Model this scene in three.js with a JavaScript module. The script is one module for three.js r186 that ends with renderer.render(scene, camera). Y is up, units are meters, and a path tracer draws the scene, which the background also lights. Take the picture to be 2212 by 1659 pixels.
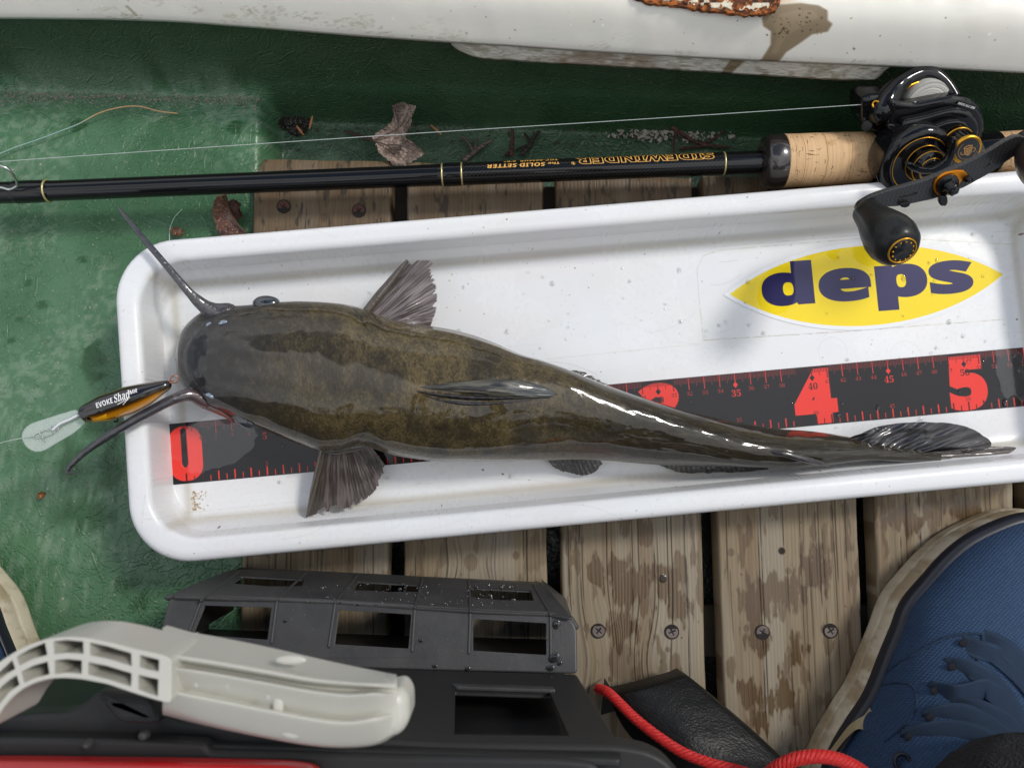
import * as THREE from 'three';
import { mergeGeometries } from 'three/addons/utils/BufferGeometryUtils.js';
import { RoundedBoxGeometry } from 'three/addons/geometries/RoundedBoxGeometry.js';
import { MarchingCubes } from 'three/addons/objects/MarchingCubes.js';

// ---------------------------------------------------------------- camera, sky, sun, exposure
const V = (x, y, z) => new THREE.Vector3(x, y, z);
const scene = new THREE.Scene();
const PITCH = 5 * Math.PI / 180, EYE_H = 0.535;
const FOC = 1757, CX = 1106, CY = 829.5;                      // lens, in units of a 2212 x 1659 picture
const camera = new THREE.PerspectiveCamera(2 * Math.atan(CY / FOC) * 180 / Math.PI, 1024 / 767, 0.02, 900);
const EYE = V(0, EYE_H, EYE_H * Math.tan(PITCH));
camera.position.copy(EYE); camera.up.set(0, 0, -1); camera.lookAt(0, 0, 0);
camera.focus = 0.5; camera.userData.fStop = 12;
const renderer = new THREE.WebGLRenderer({ antialias: true });
renderer.toneMapping = THREE.LinearToneMapping;
renderer.toneMappingExposure = 0.88;
renderer.shadowMap.enabled = true;

const SUN = V(0.72, 1, -0.45).normalize();
const sun = new THREE.DirectionalLight(new THREE.Color().setRGB(1, 0.95, 0.88), 2.0);
sun.position.copy(SUN).multiplyScalar(6); sun.castShadow = true; sun.shadow.radius = 18;
sun.shadow.mapSize.set(2048, 2048);
Object.assign(sun.shadow.camera, { left: -1.2, right: 1.2, top: 1.2, bottom: -1.2, near: 0.5, far: 14 });
scene.add(sun, sun.target);

// ---------------------------------------------------------------- random numbers and noise
function rng(seed) { let a = seed >>> 0; return () => { a = a + 0x6D2B79F5 | 0; let t = Math.imul(a ^ a >>> 15, 1 | a); t = t + Math.imul(t ^ t >>> 7, 61 | t) ^ t; return ((t ^ t >>> 14) >>> 0) / 4294967296; }; }
const hash = (x, y, s) => { let h = Math.imul(x, 374761393) + Math.imul(y, 668265263) + Math.imul(s, 1274126177) | 0; h = Math.imul(h ^ h >>> 13, 1274126177); return ((h ^ h >>> 16) >>> 0) / 4294967296; };
const fade = t => t * t * (3 - 2 * t);
function noise(x, y, s = 0) {
  const i = Math.floor(x), j = Math.floor(y), u = fade(x - i), v = fade(y - j);
  const a = hash(i, j, s), b = hash(i + 1, j, s), c = hash(i, j + 1, s), d = hash(i + 1, j + 1, s);
  return a + (b - a) * u + (c - a) * v + (a - b - c + d) * u * v;
}
function fbm(x, y, o = 4, s = 0) { let t = 0, a = 0.5, n = 0; for (let k = 0; k < o; k++) { t += a * noise(x, y, s + k * 17); n += a; a *= 0.5; x *= 2.03; y *= 2.03; } return t / n; }
const clamp = (x, a = 0, b = 1) => Math.min(b, Math.max(a, x));
const sst = (a, b, x) => fade(clamp((x - a) / (b - a)));
const lerp = (a, b, t) => a + (b - a) * t;
const mix3 = (a, b, t) => [lerp(a[0], b[0], t), lerp(a[1], b[1], t), lerp(a[2], b[2], t)];

// ---------------------------------------------------------------- the sky: bright broken cloud
{
  const w = 1024, h = 512, d = new Float32Array(w * h * 4), p = V(0, 0, 0);
  for (let j = 0; j < h; j++) for (let i = 0; i < w; i++) {
    const az = ((i + 0.5) / w - 0.5) * 2 * Math.PI, el = ((j + 0.5) / h - 0.5) * Math.PI;
    p.set(Math.cos(el) * Math.cos(az), Math.sin(el), Math.cos(el) * Math.sin(az));
    const y = Math.max(p.y, 0), cs = p.dot(SUN);
    let c = mix3([0.44, 0.53, 0.64], [0.1, 0.18, 0.34], Math.pow(y, 0.5));
    const q = 1.5 / (y + 0.35), n = fbm(p.x * q + 3.1, p.z * q + 7.7, 6, 5);
    const cover = sst(0.44, 0.53, n), thick = sst(0.5, 0.8, n);
    const bright = 1.5 - 0.6 * thick + 0.5 * Math.pow(clamp(cs), 10);
    c = mix3(c, [bright * 0.97, bright * 0.985, bright * 1.02], cover * 0.94);
    const o = 0.52 + 0.62 * y; c = c.map(k => k * o);                      // overcast: brightest overhead
    const g = 0.8 * Math.pow(clamp(cs), 60); c = [c[0] + g, c[1] + g, c[2] + g * 0.95];
    c = mix3(c, [0.62, 0.66, 0.72], 0.7 * Math.pow(1 - y, 10));
    if (p.y < 0) c = mix3(c, [0.16, 0.19, 0.2], sst(0, -0.06, p.y));
    d.set([c[0], c[1], c[2], 1], (j * w + i) * 4);
  }
  const sky = new THREE.DataTexture(d, w, h, THREE.RGBAFormat, THREE.FloatType);
  sky.mapping = THREE.EquirectangularReflectionMapping; sky.magFilter = THREE.LinearFilter; sky.needsUpdate = true;
  scene.background = sky; scene.environment = sky; scene.backgroundIntensity = 1; scene.environmentIntensity = 1;
}

// ---------------------------------------------------------------- from picture to place
const RIGHT = V(1, 0, 0), FWD = V(0, -EYE.y, -EYE.z).normalize(), UPV = V(0, -FWD.z, FWD.y);
const ray = (px, py) => FWD.clone().addScaledVector(RIGHT, (px - CX) / FOC).addScaledVector(UPV, (CY - py) / FOC);
function onPlane(px, py, p0, n) { const d = ray(px, py); return EYE.clone().addScaledVector(d, p0.clone().sub(EYE).dot(n) / d.dot(n)); }
const YUP = V(0, 1, 0);
const at = (px, py, h) => onPlane(px, py, V(0, h, 0), YUP);
// the measuring tray lies a little tilted: its own axes S (along), T (across, towards the viewer), N (up)
const TR = (() => {
  const r = V(-0.06003, -0.03359, -0.09001), m = new THREE.Matrix4().makeRotationAxis(r.clone().normalize(), r.length()), e = m.elements;
  const w = (x, y, z) => V(0, 0, 0).addScaledVector(RIGHT, x).addScaledVector(UPV, -y).addScaledVector(FWD, z);
  return { O: EYE.clone().add(w(-0.20592, 0.02428, 0.50857)), S: w(e[0], e[1], e[2]), T: w(e[4], e[5], e[6]), N: w(-e[8], -e[9], -e[10]) };
})();
const trayP = (s, t, h) => TR.O.clone().addScaledVector(TR.S, s).addScaledVector(TR.T, t).addScaledVector(TR.N, h);
const trayAt = (px, py, h) => onPlane(px, py, trayP(0, 0, h), TR.N);
const trayST = (px, py, h) => { const p = trayAt(px, py, h).sub(TR.O); return [p.dot(TR.S), p.dot(TR.T)]; };

// ---------------------------------------------------------------- scene graph helpers
const bases = new Map(), counts = {};
const numbered = n => { const k = counts[n] = (counts[n] ?? -1) + 1; return k ? `${n}_${String(k).padStart(3, '0')}` : n; };
function thing(name, label, category, base = V(0, 0, 0), group) {
  const o = new THREE.Group(); o.name = numbered(name); o.position.copy(base); bases.set(o, base.clone());
  o.userData = { label, category }; if (group) o.userData.group = group;
  scene.add(o); return o;
}
function add(name, geo, mat, parent, label) {                       // geometry comes in world coordinates
  let r = parent; while (r.parent && r.parent !== scene) r = r.parent;
  const b = bases.get(r); geo.translate(-b.x, -b.y, -b.z);
  const m = new THREE.Mesh(geo, mat); m.name = name; m.castShadow = m.receiveShadow = true;
  if (label) m.userData.label = label;
  parent.add(m); return m;
}
function solo(name, label, category, geo, mat, group) {
  geo.computeBoundingBox(); const bb = geo.boundingBox, b = V((bb.min.x + bb.max.x) / 2, bb.min.y, (bb.min.z + bb.max.z) / 2);
  geo.translate(-b.x, -b.y, -b.z);
  const m = new THREE.Mesh(geo, mat); m.name = numbered(name); m.position.copy(b); m.castShadow = m.receiveShadow = true; bases.set(m, b);
  m.userData = { label, category }; if (group) m.userData.group = group; scene.add(m); return m;
}
function struct(name, geo, mat) { const m = new THREE.Mesh(geo, mat); m.name = numbered(name); m.castShadow = m.receiveShadow = true; m.userData.kind = 'structure'; bases.set(m, V(0, 0, 0)); scene.add(m); return m; }

// ---------------------------------------------------------------- geometry helpers
function grid(nu, nv, f, { wrapV = false, flip = false, color = null, uv = null } = {}) {
  const P = [], n = (nu + 1) * (nv + 1), pos = new Float32Array(n * 3), nor = new Float32Array(n * 3), uvs = new Float32Array(n * 2), idx = [];
  for (let i = 0; i <= nu; i++) for (let j = 0; j <= nv; j++) P.push(f(i / nu, j / nv));
  const A = (i, j) => P[i * (nv + 1) + j], a = V(0, 0, 0), b = V(0, 0, 0);
  const col = color && new Float32Array(n * 3);
  for (let i = 0; i <= nu; i++) for (let j = 0; j <= nv; j++) {
    const k = i * (nv + 1) + j, j0 = j > 0 ? j - 1 : wrapV ? nv - 1 : 0, j1 = j < nv ? j + 1 : wrapV ? 1 : nv;
    a.copy(A(Math.min(nu, i + 1), j)).sub(A(Math.max(0, i - 1), j)); b.copy(A(i, j1)).sub(A(i, j0)); a.cross(b);
    if (a.lengthSq() < 1e-22) { const ii = i < nu / 2 ? i + 1 : i - 1; a.copy(A(Math.min(nu, ii + 1), j)).sub(A(Math.max(0, ii - 1), j)); b.copy(A(ii, j1)).sub(A(ii, j0)); a.cross(b); }
    if (a.lengthSq() < 1e-24) a.set(0, 1, 0);
    a.normalize(); if (flip) a.negate();
    A(i, j).toArray(pos, k * 3); a.toArray(nor, k * 3);
    uvs[k * 2] = i / nu; uvs[k * 2 + 1] = j / nv;
    if (uv) { const q = uv(A(i, j), i / nu, j / nv); uvs[k * 2] = q[0]; uvs[k * 2 + 1] = q[1]; }
    if (col) { const c = color(A(i, j), i / nu, j / nv, a); col[k * 3] = c[0]; col[k * 3 + 1] = c[1]; col[k * 3 + 2] = c[2]; }
    if (i < nu && j < nv) { const q = k + nv + 1; flip ? idx.push(k, k + 1, q, q, k + 1, q + 1) : idx.push(k, q, k + 1, q, q + 1, k + 1); }
  }
  const g = new THREE.BufferGeometry();
  g.setAttribute('position', new THREE.BufferAttribute(pos, 3)); g.setAttribute('normal', new THREE.BufferAttribute(nor, 3)); g.setAttribute('uv', new THREE.BufferAttribute(uvs, 2));
  if (col) g.setAttribute('color', new THREE.BufferAttribute(col, 3));
  g.setIndex(idx); return g;
}
// a piecewise smooth function through [x, y] knots
function curve1(knots) {
  return x => {
    const n = knots.length; if (x <= knots[0][0]) return knots[0][1]; if (x >= knots[n - 1][0]) return knots[n - 1][1];
    let i = 0; while (knots[i + 1][0] < x) i++;
    const [x1, y1] = knots[i], [x2, y2] = knots[i + 1], h = x2 - x1, t = (x - x1) / h;
    const s = (y2 - y1) / h, s0 = i > 0 ? (y1 - knots[i - 1][1]) / (x1 - knots[i - 1][0]) : s, s1 = i < n - 2 ? (knots[i + 2][1] - y2) / (knots[i + 2][0] - x2) : s;
    const lim = (p, q) => p * q <= 0 ? 0 : 2 * p * q / (p + q), m1 = lim(s0, s), m2 = lim(s, s1);
    const a = t * t * t, b = t * t;
    return (2 * a - 3 * b + 1) * y1 + (a - 2 * b + t) * h * m1 + (3 * b - 2 * a) * y2 + (a - b) * h * m2;
  };
}
// tube through points with a radius at each; flat squashes it along the frame's second axis
function sweep(pts, radii, { seg = 10, n = 0, flat = 1, sq = 1, up = YUP, color = null, cap = true, linear = false } = {}) {
  const c = linear ? null : new THREE.CatmullRomCurve3(pts, false, 'centripetal'), m = pts.length - 1, N = n || m * 8;
  const rAt = t => { const q = t * m, i = Math.min(m - 1, Math.floor(q)); return typeof radii === 'number' ? radii : lerp(radii[i], radii[i + 1], fade(q - i) * 0.5 + (q - i) * 0.5); };
  const pAt = t => { if (c) return c.getPoint(t); const q = t * m, i = Math.min(m - 1, Math.floor(q)); return pts[i].clone().lerp(pts[i + 1], q - i); };
  const rows = [], C = 4, total = N + (cap ? 2 * C : 0);
  for (let k = 0; k <= total; k++) {
    let t, sc = 1, off = 0;
    if (cap && k < C) { const a = (k / C) * Math.PI / 2; t = 0; sc = Math.sin(a); off = -Math.cos(a); }
    else if (cap && k > total - C) { const a = ((total - k) / C) * Math.PI / 2; t = 1; sc = Math.sin(a); off = Math.cos(a); }
    else t = (k - (cap ? C : 0)) / N;
    const p = pAt(t), d = pAt(Math.min(1, t + 1e-3)).sub(pAt(Math.max(0, t - 1e-3))).normalize(), r = rAt(t);
    const side = d.clone().cross(up); if (side.lengthSq() < 1e-8) side.set(1, 0, 0); side.normalize(); const nn = side.clone().cross(d).normalize();
    rows.push({ p: p.addScaledVector(d, off * r), side, nn, r: r * sc, t });
  }
  return grid(total, seg, (u, v) => {
    const q = rows[Math.round(u * total)], a = v * 2 * Math.PI;
    return q.p.clone().addScaledVector(q.side, Math.sign(Math.cos(a)) * Math.pow(Math.abs(Math.cos(a)), sq) * q.r).addScaledVector(q.nn, Math.sign(Math.sin(a)) * Math.pow(Math.abs(Math.sin(a)), sq) * q.r * flat);
  }, { wrapV: true, flip: true, color: color && ((p, u, v) => color(rows[Math.round(u * total)].t, v)), uv: (p, u, v) => [rows[Math.round(u * total)].t, v] });
}
function basis(x, y, z, o) { return new THREE.Matrix4().makeBasis(x, y, z).setPosition(o); }
// frame of a plane with normal n; U runs as far as possible along x
function frame(p0, n) { const N = n.clone().normalize(), U = V(1, 0, 0).addScaledVector(N, -N.x).normalize(), W = N.clone().cross(U); return { p0, N, U, W, to: (px, py) => { const q = onPlane(px, py, p0, N).sub(p0); return new THREE.Vector2(q.dot(U), q.dot(W)); } }; }
function rounded(pts, r) {                                             // polygon (Vector2) with rounded corners
  const n = pts.length, S = new THREE.Path();
  for (let i = 0; i < n; i++) {
    const a = pts[(i + n - 1) % n], b = pts[i], c = pts[(i + 1) % n], la = a.distanceTo(b), lc = c.distanceTo(b), rr = Math.min(r, la * 0.45, lc * 0.45);
    const p = b.clone().lerp(a, rr / la), q = b.clone().lerp(c, rr / lc);
    i ? S.lineTo(p.x, p.y) : S.moveTo(p.x, p.y); S.quadraticCurveTo(b.x, b.y, q.x, q.y);
  }
  S.closePath(); return S;
}
function shapeOf(pts, r, holes = [], hr = r) { const s = new THREE.Shape(); s.curves = rounded(pts, r).curves; for (const h of holes) s.holes.push(rounded(h, hr)); return s; }
// a plate whose front face lies in frame F where the picture shows the outline, thickness t behind it
function plate(F, outline, { r = 0.002, holes = [], hr = r, t = 0.004, bevel = 0.0006, segs = 6, bs = 2, lift = 0 } = {}) {
  const f = a => a.map(q => F.to(q[0], q[1]));
  const g = new THREE.ExtrudeGeometry(shapeOf(f(outline), r, holes.map(f), hr), { depth: Math.max(1e-5, t - 2 * bevel), bevelEnabled: bevel > 0, bevelThickness: bevel, bevelSize: bevel, bevelOffset: -bevel, bevelSegments: bs, curveSegments: segs });
  g.translate(0, 0, -t + bevel + lift); g.applyMatrix4(basis(F.U, F.W, F.N, F.p0)); return g;
}
const orient = (g, z, o, xHint = V(1, 0, 0)) => { const Z = z.clone().normalize(), X = xHint.clone().addScaledVector(Z, -xHint.dot(Z)).normalize(), Y = Z.clone().cross(X); return g.applyMatrix4(basis(X, Y, Z, o)); };
// disc / cylinder along an axis: lathe of [radius, height] pairs
function turned(profile, axis, o, seg = 40, xHint) { const g = new THREE.LatheGeometry(profile.map(p => new THREE.Vector2(Math.max(p[0], 1e-6), p[1])), seg); g.rotateX(Math.PI / 2); return orient(g, axis, o, xHint); }
function ball(o, rx, ry, rz, seg = 16) { const g = new THREE.SphereGeometry(1, seg, Math.ceil(seg * 0.7)); g.scale(rx, ry, rz); g.translate(o.x, o.y, o.z); return g; }
const merge = l => mergeGeometries(l.map(g => { const q = g.index ? g.toNonIndexed() : g; for (const k of Object.keys(q.attributes)) if (!['position', 'normal', 'uv'].includes(k)) q.deleteAttribute(k); return q; }));

// ---------------------------------------------------------------- textures and materials
const toS = x => { x = clamp(x); return x <= 0.0031308 ? x * 12.92 : 1.055 * Math.pow(x, 1 / 2.4) - 0.055; };
const lin = x => x <= 0.04045 ? x / 12.92 : Math.pow((x + 0.055) / 1.055, 2.4);
const rgb = (r, g, b) => [lin(r / 255), lin(g / 255), lin(b / 255)];
function finish(t, srgb, rx = 1, ry = 1) { t.wrapS = t.wrapT = THREE.RepeatWrapping; t.magFilter = THREE.LinearFilter; t.minFilter = THREE.LinearFilter; if (srgb) t.colorSpace = THREE.SRGBColorSpace; t.repeat.set(rx, ry); t.needsUpdate = true; return t; }
function colorTex(w, h, f) {                                             // f(u, v) gives linear colour
  const d = new Uint8Array(w * h * 4);
  for (let j = 0; j < h; j++) for (let i = 0; i < w; i++) { const c = f((i + 0.5) / w, (j + 0.5) / h, i, j), k = (j * w + i) * 4; d[k] = toS(c[0]) * 255; d[k + 1] = toS(c[1]) * 255; d[k + 2] = toS(c[2]) * 255; d[k + 3] = 255; }
  return finish(new THREE.DataTexture(d, w, h), true);
}
function grayTex(w, h, f) {
  const d = new Uint8Array(w * h * 4);
  for (let j = 0; j < h; j++) for (let i = 0; i < w; i++) { const c = clamp(f((i + 0.5) / w, (j + 0.5) / h, i, j)) * 255, k = (j * w + i) * 4; d[k] = d[k + 1] = d[k + 2] = c; d[k + 3] = 255; }
  return finish(new THREE.DataTexture(d, w, h), false);
}
function canvasTex(w, h, draw, srgb = true) { const c = document.createElement('canvas'); c.width = w; c.height = h; draw(c.getContext('2d'), w, h); return finish(new THREE.CanvasTexture(c), srgb); }
function mat(o) {
  const { color = [1, 1, 1], ...rest } = o;
  const m = new THREE.MeshPhysicalMaterial({ roughness: 0.5, side: THREE.DoubleSide, ...rest }); m.color.setRGB(...color); return m;
}
// ================================================================ SETTING: lake, hull, platform
struct('water', new THREE.CircleGeometry(400, 48).rotateX(-Math.PI / 2).translate(0, -0.32, 0), mat({ color: [0.03, 0.045, 0.045], roughness: 0.12, bumpMap: grayTex(256, 256, (u, v) => fbm(u * 9, v * 9, 4, 3)), bumpScale: 0.01 }));

const G = {                                                              // painted fibreglass
  bump: canvasTex(1024, 1024, (x, w, h) => {
    const R = rng(11); x.fillStyle = '#808080'; x.fillRect(0, 0, w, h);
    for (let k = 0; k < 5200; k++) {
      const px = R() * w, py = R() * h, a = R() * 6.28, l = 14 + R() * 46, b = (R() - 0.5) * 26, g = 60 + R() * 150 | 0;
      x.strokeStyle = `rgba(${g},${g},${g},${0.25 + R() * 0.4})`; x.lineWidth = 1 + R() * 3.2;
      for (const ox of [0, px < 60 ? w : px > w - 60 ? -w : 0]) { x.beginPath(); x.moveTo(px + ox, py); x.quadraticCurveTo(px + ox + Math.cos(a) * l / 2 - Math.sin(a) * b, py + Math.sin(a) * l / 2 + Math.cos(a) * b, px + ox + Math.cos(a) * l, py + Math.sin(a) * l); x.stroke(); }
    }
    for (let k = 0; k < 9000; k++) { const g = R() < 0.6 ? 220 : 30; x.fillStyle = `rgba(${g},${g},${g},${0.15 + R() * 0.4})`; x.beginPath(); x.arc(R() * w, R() * h, 0.8 + R() * 2.6, 0, 7); x.fill(); }
  }, false),
  map: canvasTex(1024, 1024, (x, w, h) => {
    const R = rng(12); x.fillStyle = 'rgb(104,158,118)'; x.fillRect(0, 0, w, h);
    for (let k = 0; k < 1500; k++) { const r = 4 + R() * 34, g = R(); x.fillStyle = g < 0.5 ? `rgba(78,132,92,${0.05 + R() * 0.12})` : `rgba(128,176,138,${0.04 + R() * 0.1})`; x.beginPath(); x.ellipse(R() * w, R() * h, r, r * (0.3 + R() * 0.7), R() * 3, 0, 7); x.fill(); }
    for (let k = 0; k < 2600; k++) { const a = R() * 6.28, l = 6 + R() * 30, px = R() * w, py = R() * h; x.strokeStyle = R() < 0.55 ? `rgba(150,186,156,${0.1 + R() * 0.28})` : `rgba(60,104,74,${0.15 + R() * 0.3})`; x.lineWidth = 0.7 + R() * 1.6; x.beginPath(); x.moveTo(px, py); x.lineTo(px + Math.cos(a) * l, py + Math.sin(a) * l); x.stroke(); }
    for (let k = 0; k < 4200; k++) { const r = 0.5 + R() * R() * 2.6; x.fillStyle = R() < 0.7 ? `rgba(206,206,190,${0.35 + R() * 0.6})` : `rgba(168,148,140,${0.3 + R() * 0.5})`; x.beginPath(); x.ellipse(R() * w, R() * h, r, r * (0.4 + R() * 0.6), R() * 3, 0, 7); x.fill(); }
  }),
  rough: grayTex(512, 512, (u, v) => 0.26 + 0.4 * fbm(u * 8, v * 8, 5, 40) + (noise(u * 200, v * 200, 9) - 0.5) * 0.2),
};
for (const k of ['bump', 'map', 'rough']) G[k].repeat.set(1 / 0.3, 1 / 0.3);
const greenPaint = mat({ color: [0.49, 0.5, 0.455], map: G.map, bumpMap: G.bump, bumpScale: 0.0014, roughnessMap: G.rough, roughness: 0.8, vertexColors: true });
const PLAT = -0.009, WELL = -0.034;
const wetAndShadeSpots = [[165, 268, 26, 16], [505, 275, 24, 24], [90, 660, 20, 12], [60, 610, 10, 8], [180, 560, 14, 10], [215, 915, 50, 44], [180, 1110, 70, 40], [275, 1265, 30, 24], [305, 1300, 22, 26], [150, 1000, 30, 60], [240, 1010, 36, 60], [40, 690, 14, 10], [20, 735, 14, 8], [330, 1190, 16, 7], [205, 780, 40, 50]].map(([x, y, a, b]) => { const p = at(x, y, PLAT); return [p.x, p.z, a / 3250, b / 3250]; });  // wet spots, plus the tray shadow painted on the floor left of it
{
  const X0 = -0.62, X1 = 0.62, Z0 = -0.36, Z1 = 1.06, wallL = at(0, 186, PLAT), wallR = at(560, 204, PLAT), stepX = at(566, 300, PLAT).x;
  const zw = x => lerp(wallL.z, wallR.z, (x - wallL.x) / (wallR.x - wallL.x));
  const wob = (x, z) => (fbm(x * 14, z * 14, 3, 21) - 0.5);
  const H = (x, z) => {
    const sx = stepX + 0.004 * (fbm(z * 30, 1, 3, 8) - 0.5) + (z > 0.1 ? 0 : 0);
    const base = lerp(PLAT, WELL, sst(-0.004, 0.006, x - sx)) + 0.0012 * wob(x, z);
    const wall = PLAT + (zw(x) - z) * 3.4 + 0.004 * wob(x * 0.7, z + 5), k = 0.009, d = clamp(0.5 + (wall - base) / (2 * k));
    return Math.min(0.056, lerp(base, wall, d) + k * d * (1 - d));
  };
  const zs = t => t < 0.62 ? lerp(Z0, 0.02, t / 0.62) : lerp(0.02, Z1, (t - 0.62) / 0.38);
  const nx = 500, nz = 380;
  const tint = (p, u, v, n) => {
    const { x, z, y } = p; let c = [1, 1, 1];
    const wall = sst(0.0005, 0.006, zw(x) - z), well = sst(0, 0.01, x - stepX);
    c = mix3(c, [0.5, 0.42, 0.42], wall);                                  // shade below the gunwale, painted into the side
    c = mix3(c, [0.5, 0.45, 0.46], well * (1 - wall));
    c = mix3(c, [0.1, 0.08, 0.08], well * sst(-0.135, -0.115, z + 0.012 * (fbm(x * 30, z * 30, 3, 6) - 0.5)));   // floor coloured near black under the planks, darkening the gaps
    // dried, scuffed rim where platform meets side
    const e = Math.exp(-Math.pow((zw(x) - z - 0.002) / 0.006, 2)) * (1 - well) * sst(0.3, 0.62, fbm(x * 45, z * 60, 4, 31));
    c = mix3(c, [1.75, 1.12, 1.55], e * 0.85);
    const e2 = sst(0.5, 0.75, fbm(x * 30, z * 70, 4, 77)) * Math.exp(-Math.pow((z - zw(x) - 0.03) / 0.022, 2)) * well;
    c = mix3(c, [1.35, 0.98, 1.15], e2 * 0.9);
    const wx = (1 - well) * sst(0.5, 0.72, fbm(x * 26, z * 26, 5, 61)) * (1 - wall);
    c = mix3(c, [1.5, 1.12, 1.3], wx * 0.2);
    const worn = (1 - well) * (1 - wall) * sst(0.46, 0.62, fbm(x * 18 + 9, z * 18, 4, 111) + (z > 0.05 && x < -0.28 ? 0.12 : 0)) * sst(0.5, 0.62, fbm(x * 300, z * 300, 3, 7));
    c = mix3(c, [3.2, 1.85, 2.7], worn * 0.42);
    let wet = 0;  // mask of wet marks and painted tray shade together
    for (const [sx, sz, a, b] of wetAndShadeSpots) { const q = Math.hypot((x - sx) / a, (z - sz) / b) + (fbm(x * 160, z * 160, 3, 5) - 0.5) * 1.3; wet = Math.max(wet, 1 - sst(0.62, 0.95, q)); }
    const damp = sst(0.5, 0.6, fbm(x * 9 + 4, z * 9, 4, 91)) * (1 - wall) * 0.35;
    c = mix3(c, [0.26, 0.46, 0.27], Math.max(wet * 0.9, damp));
    return c;
  };
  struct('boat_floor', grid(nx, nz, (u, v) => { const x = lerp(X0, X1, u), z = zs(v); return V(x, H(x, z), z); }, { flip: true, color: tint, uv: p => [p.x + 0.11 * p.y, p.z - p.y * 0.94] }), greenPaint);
}

// ================================================================ white gunwale above the floor
{
  const g = thing('boat_gunwale', 'stained white fibreglass gunwale along the top edge above the green floor', 'gunwale', at(1106, 60, 0.06));
  const lip = curve1([[-500, 42], [0, 43], [180, 44.5], [352, 49], [553, 63], [804, 83], [980, 95], [1112, 103], [1303, 116], [1654, 135], [1885, 145], [2212, 160], [2800, 190]]);
  const HL = 0.06;
  const prof = [[-0.03, 0.012], [-0.012, 0.006], [-0.003, 0.001], [-0.0008, 0.0002], [0, 0.001], [-0.0012, 0.0035], [-0.006, 0.0105], [-0.0125, 0.0185], [-0.0165, 0.0222], [-0.021, 0.0248], [-0.027, 0.0262], [-0.036, 0.027], [-0.05, 0.0273], [-0.1, 0.0275], [-0.2, 0.0275], [-0.3, 0.02], [-0.31, -0.02]];
  const arc = [0]; for (let i = 1; i < prof.length; i++) arc.push(arc[i - 1] + Math.hypot(prof[i][0] - prof[i - 1][0], prof[i][1] - prof[i - 1][1]));
  const zf = curve1(prof.map((p, i) => [arc[i], p[0]])), hf = curve1(prof.map((p, i) => [arc[i], p[1]]));
  const a0 = arc[4], R = rng(5);
  const specks = []; for (let k = 0; k < 150; k++) specks.push([R() * 2212, R() * 0.06, 0.6 + R() * R() * 4, R()]);
  // paint worn and stained: x in picture units along the rim, y metres up from its lower edge
  const W = 2048, Hh = 512, map = canvasTex(W, Hh, (x, w, h) => {
    const X = p => p / 2212 * w, Y = m => h - m / 0.12 * h;
    x.fillStyle = 'rgb(233,230,219)'; x.fillRect(0, 0, w, h);
    for (let k = 0; k < 260; k++) { const r = 14 + R() * 70; x.fillStyle = R() < 0.5 ? `rgba(206,200,184,${R() * 0.09})` : `rgba(238,236,228,${R() * 0.12})`; x.beginPath(); x.ellipse(R() * w, R() * h, r, r * 0.4, 0, 0, 7); x.fill(); }
    for (let k = 0; k < 46; k++) {                                           // smudges of algae near the lower edge
      const px = R() < 0.6 ? X(500 + R() * 500) : R() * w, py = Y(R() * 0.014); x.fillStyle = `rgba(140,134,104,${0.05 + R() * 0.14})`;
      for (let q = 0; q < 14; q++) { x.beginPath(); x.ellipse(px + (R() - 0.5) * 46, py + (R() - 0.5) * 22, 1 + R() * 7, 1 + R() * 3, -0.4, 0, 7); x.fill(); }
    }
    for (const [sx, sy, s, c] of specks) { x.fillStyle = c < 0.6 ? `rgba(92,84,62,${0.35 + c * 0.5})` : c < 0.85 ? 'rgba(150,140,110,.6)' : 'rgba(250,250,248,.9)'; x.beginPath(); x.ellipse(X(sx), Y(sy), s * 1.1, s * 0.7, sy * 90, 0, 7); x.fill(); }
    for (const [bx, by, l] of [[288, 0.009, 12]]) { x.strokeStyle = 'rgba(120,112,78,.4)'; x.lineWidth = 7; x.lineCap = 'round'; x.beginPath(); x.moveTo(X(bx), Y(by)); x.quadraticCurveTo(X(bx + 8), Y(by - 0.003), X(bx + l), Y(by - 0.005)); x.stroke(); }
    // the brown run under the fitting
    const q = (px, py) => [X(px), Y((lipY(px) - py) * 0.00036)], poly = (pts, c) => { x.fillStyle = c; x.beginPath(); pts.forEach((p, i) => i ? x.lineTo(...q(...p)) : x.moveTo(...q(...p))); x.closePath(); x.fill(); };
    function lipY(px) { return lip(px); }
    x.filter = 'blur(1.5px)';
    poly([[1624, 60], [1632, 48], [1655, 42], [1700, 40], [1738, 44], [1757, 52], [1760, 66], [1772, 72], [1766, 84], [1735, 88], [1712, 104], [1690, 118], [1680, 136], [1640, 136], [1654, 104], [1648, 82], [1630, 74]], 'rgba(112,92,60,.78)');
    poly([[1660, 56], [1690, 50], [1728, 52], [1742, 62], [1712, 74], [1680, 92], [1672, 120], [1660, 120], [1664, 92], [1650, 72]], 'rgba(168,150,118,.45)');
    x.filter = 'none';
    for (let k = 0; k < 60; k++) { x.fillStyle = `rgba(64,48,28,${0.2 + R() * 0.5})`; const p = q(1640 + R() * 115, 48 + R() * 44); x.beginPath(); x.arc(p[0], p[1], 0.8 + R() * 2.2, 0, 7); x.fill(); }
    x.filter = 'blur(7px)'; poly([[1335, -30], [1335, 16], [1400, 26], [1500, 34], [1600, 44], [1690, 36], [1706, -30]], 'rgba(190,130,70,.5)'); x.filter = 'none';
  });
  const rMap = grayTex(512, 128, (u, v) => 0.3 + 0.35 * fbm(u * 60, v * 12, 5, 8));
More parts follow.
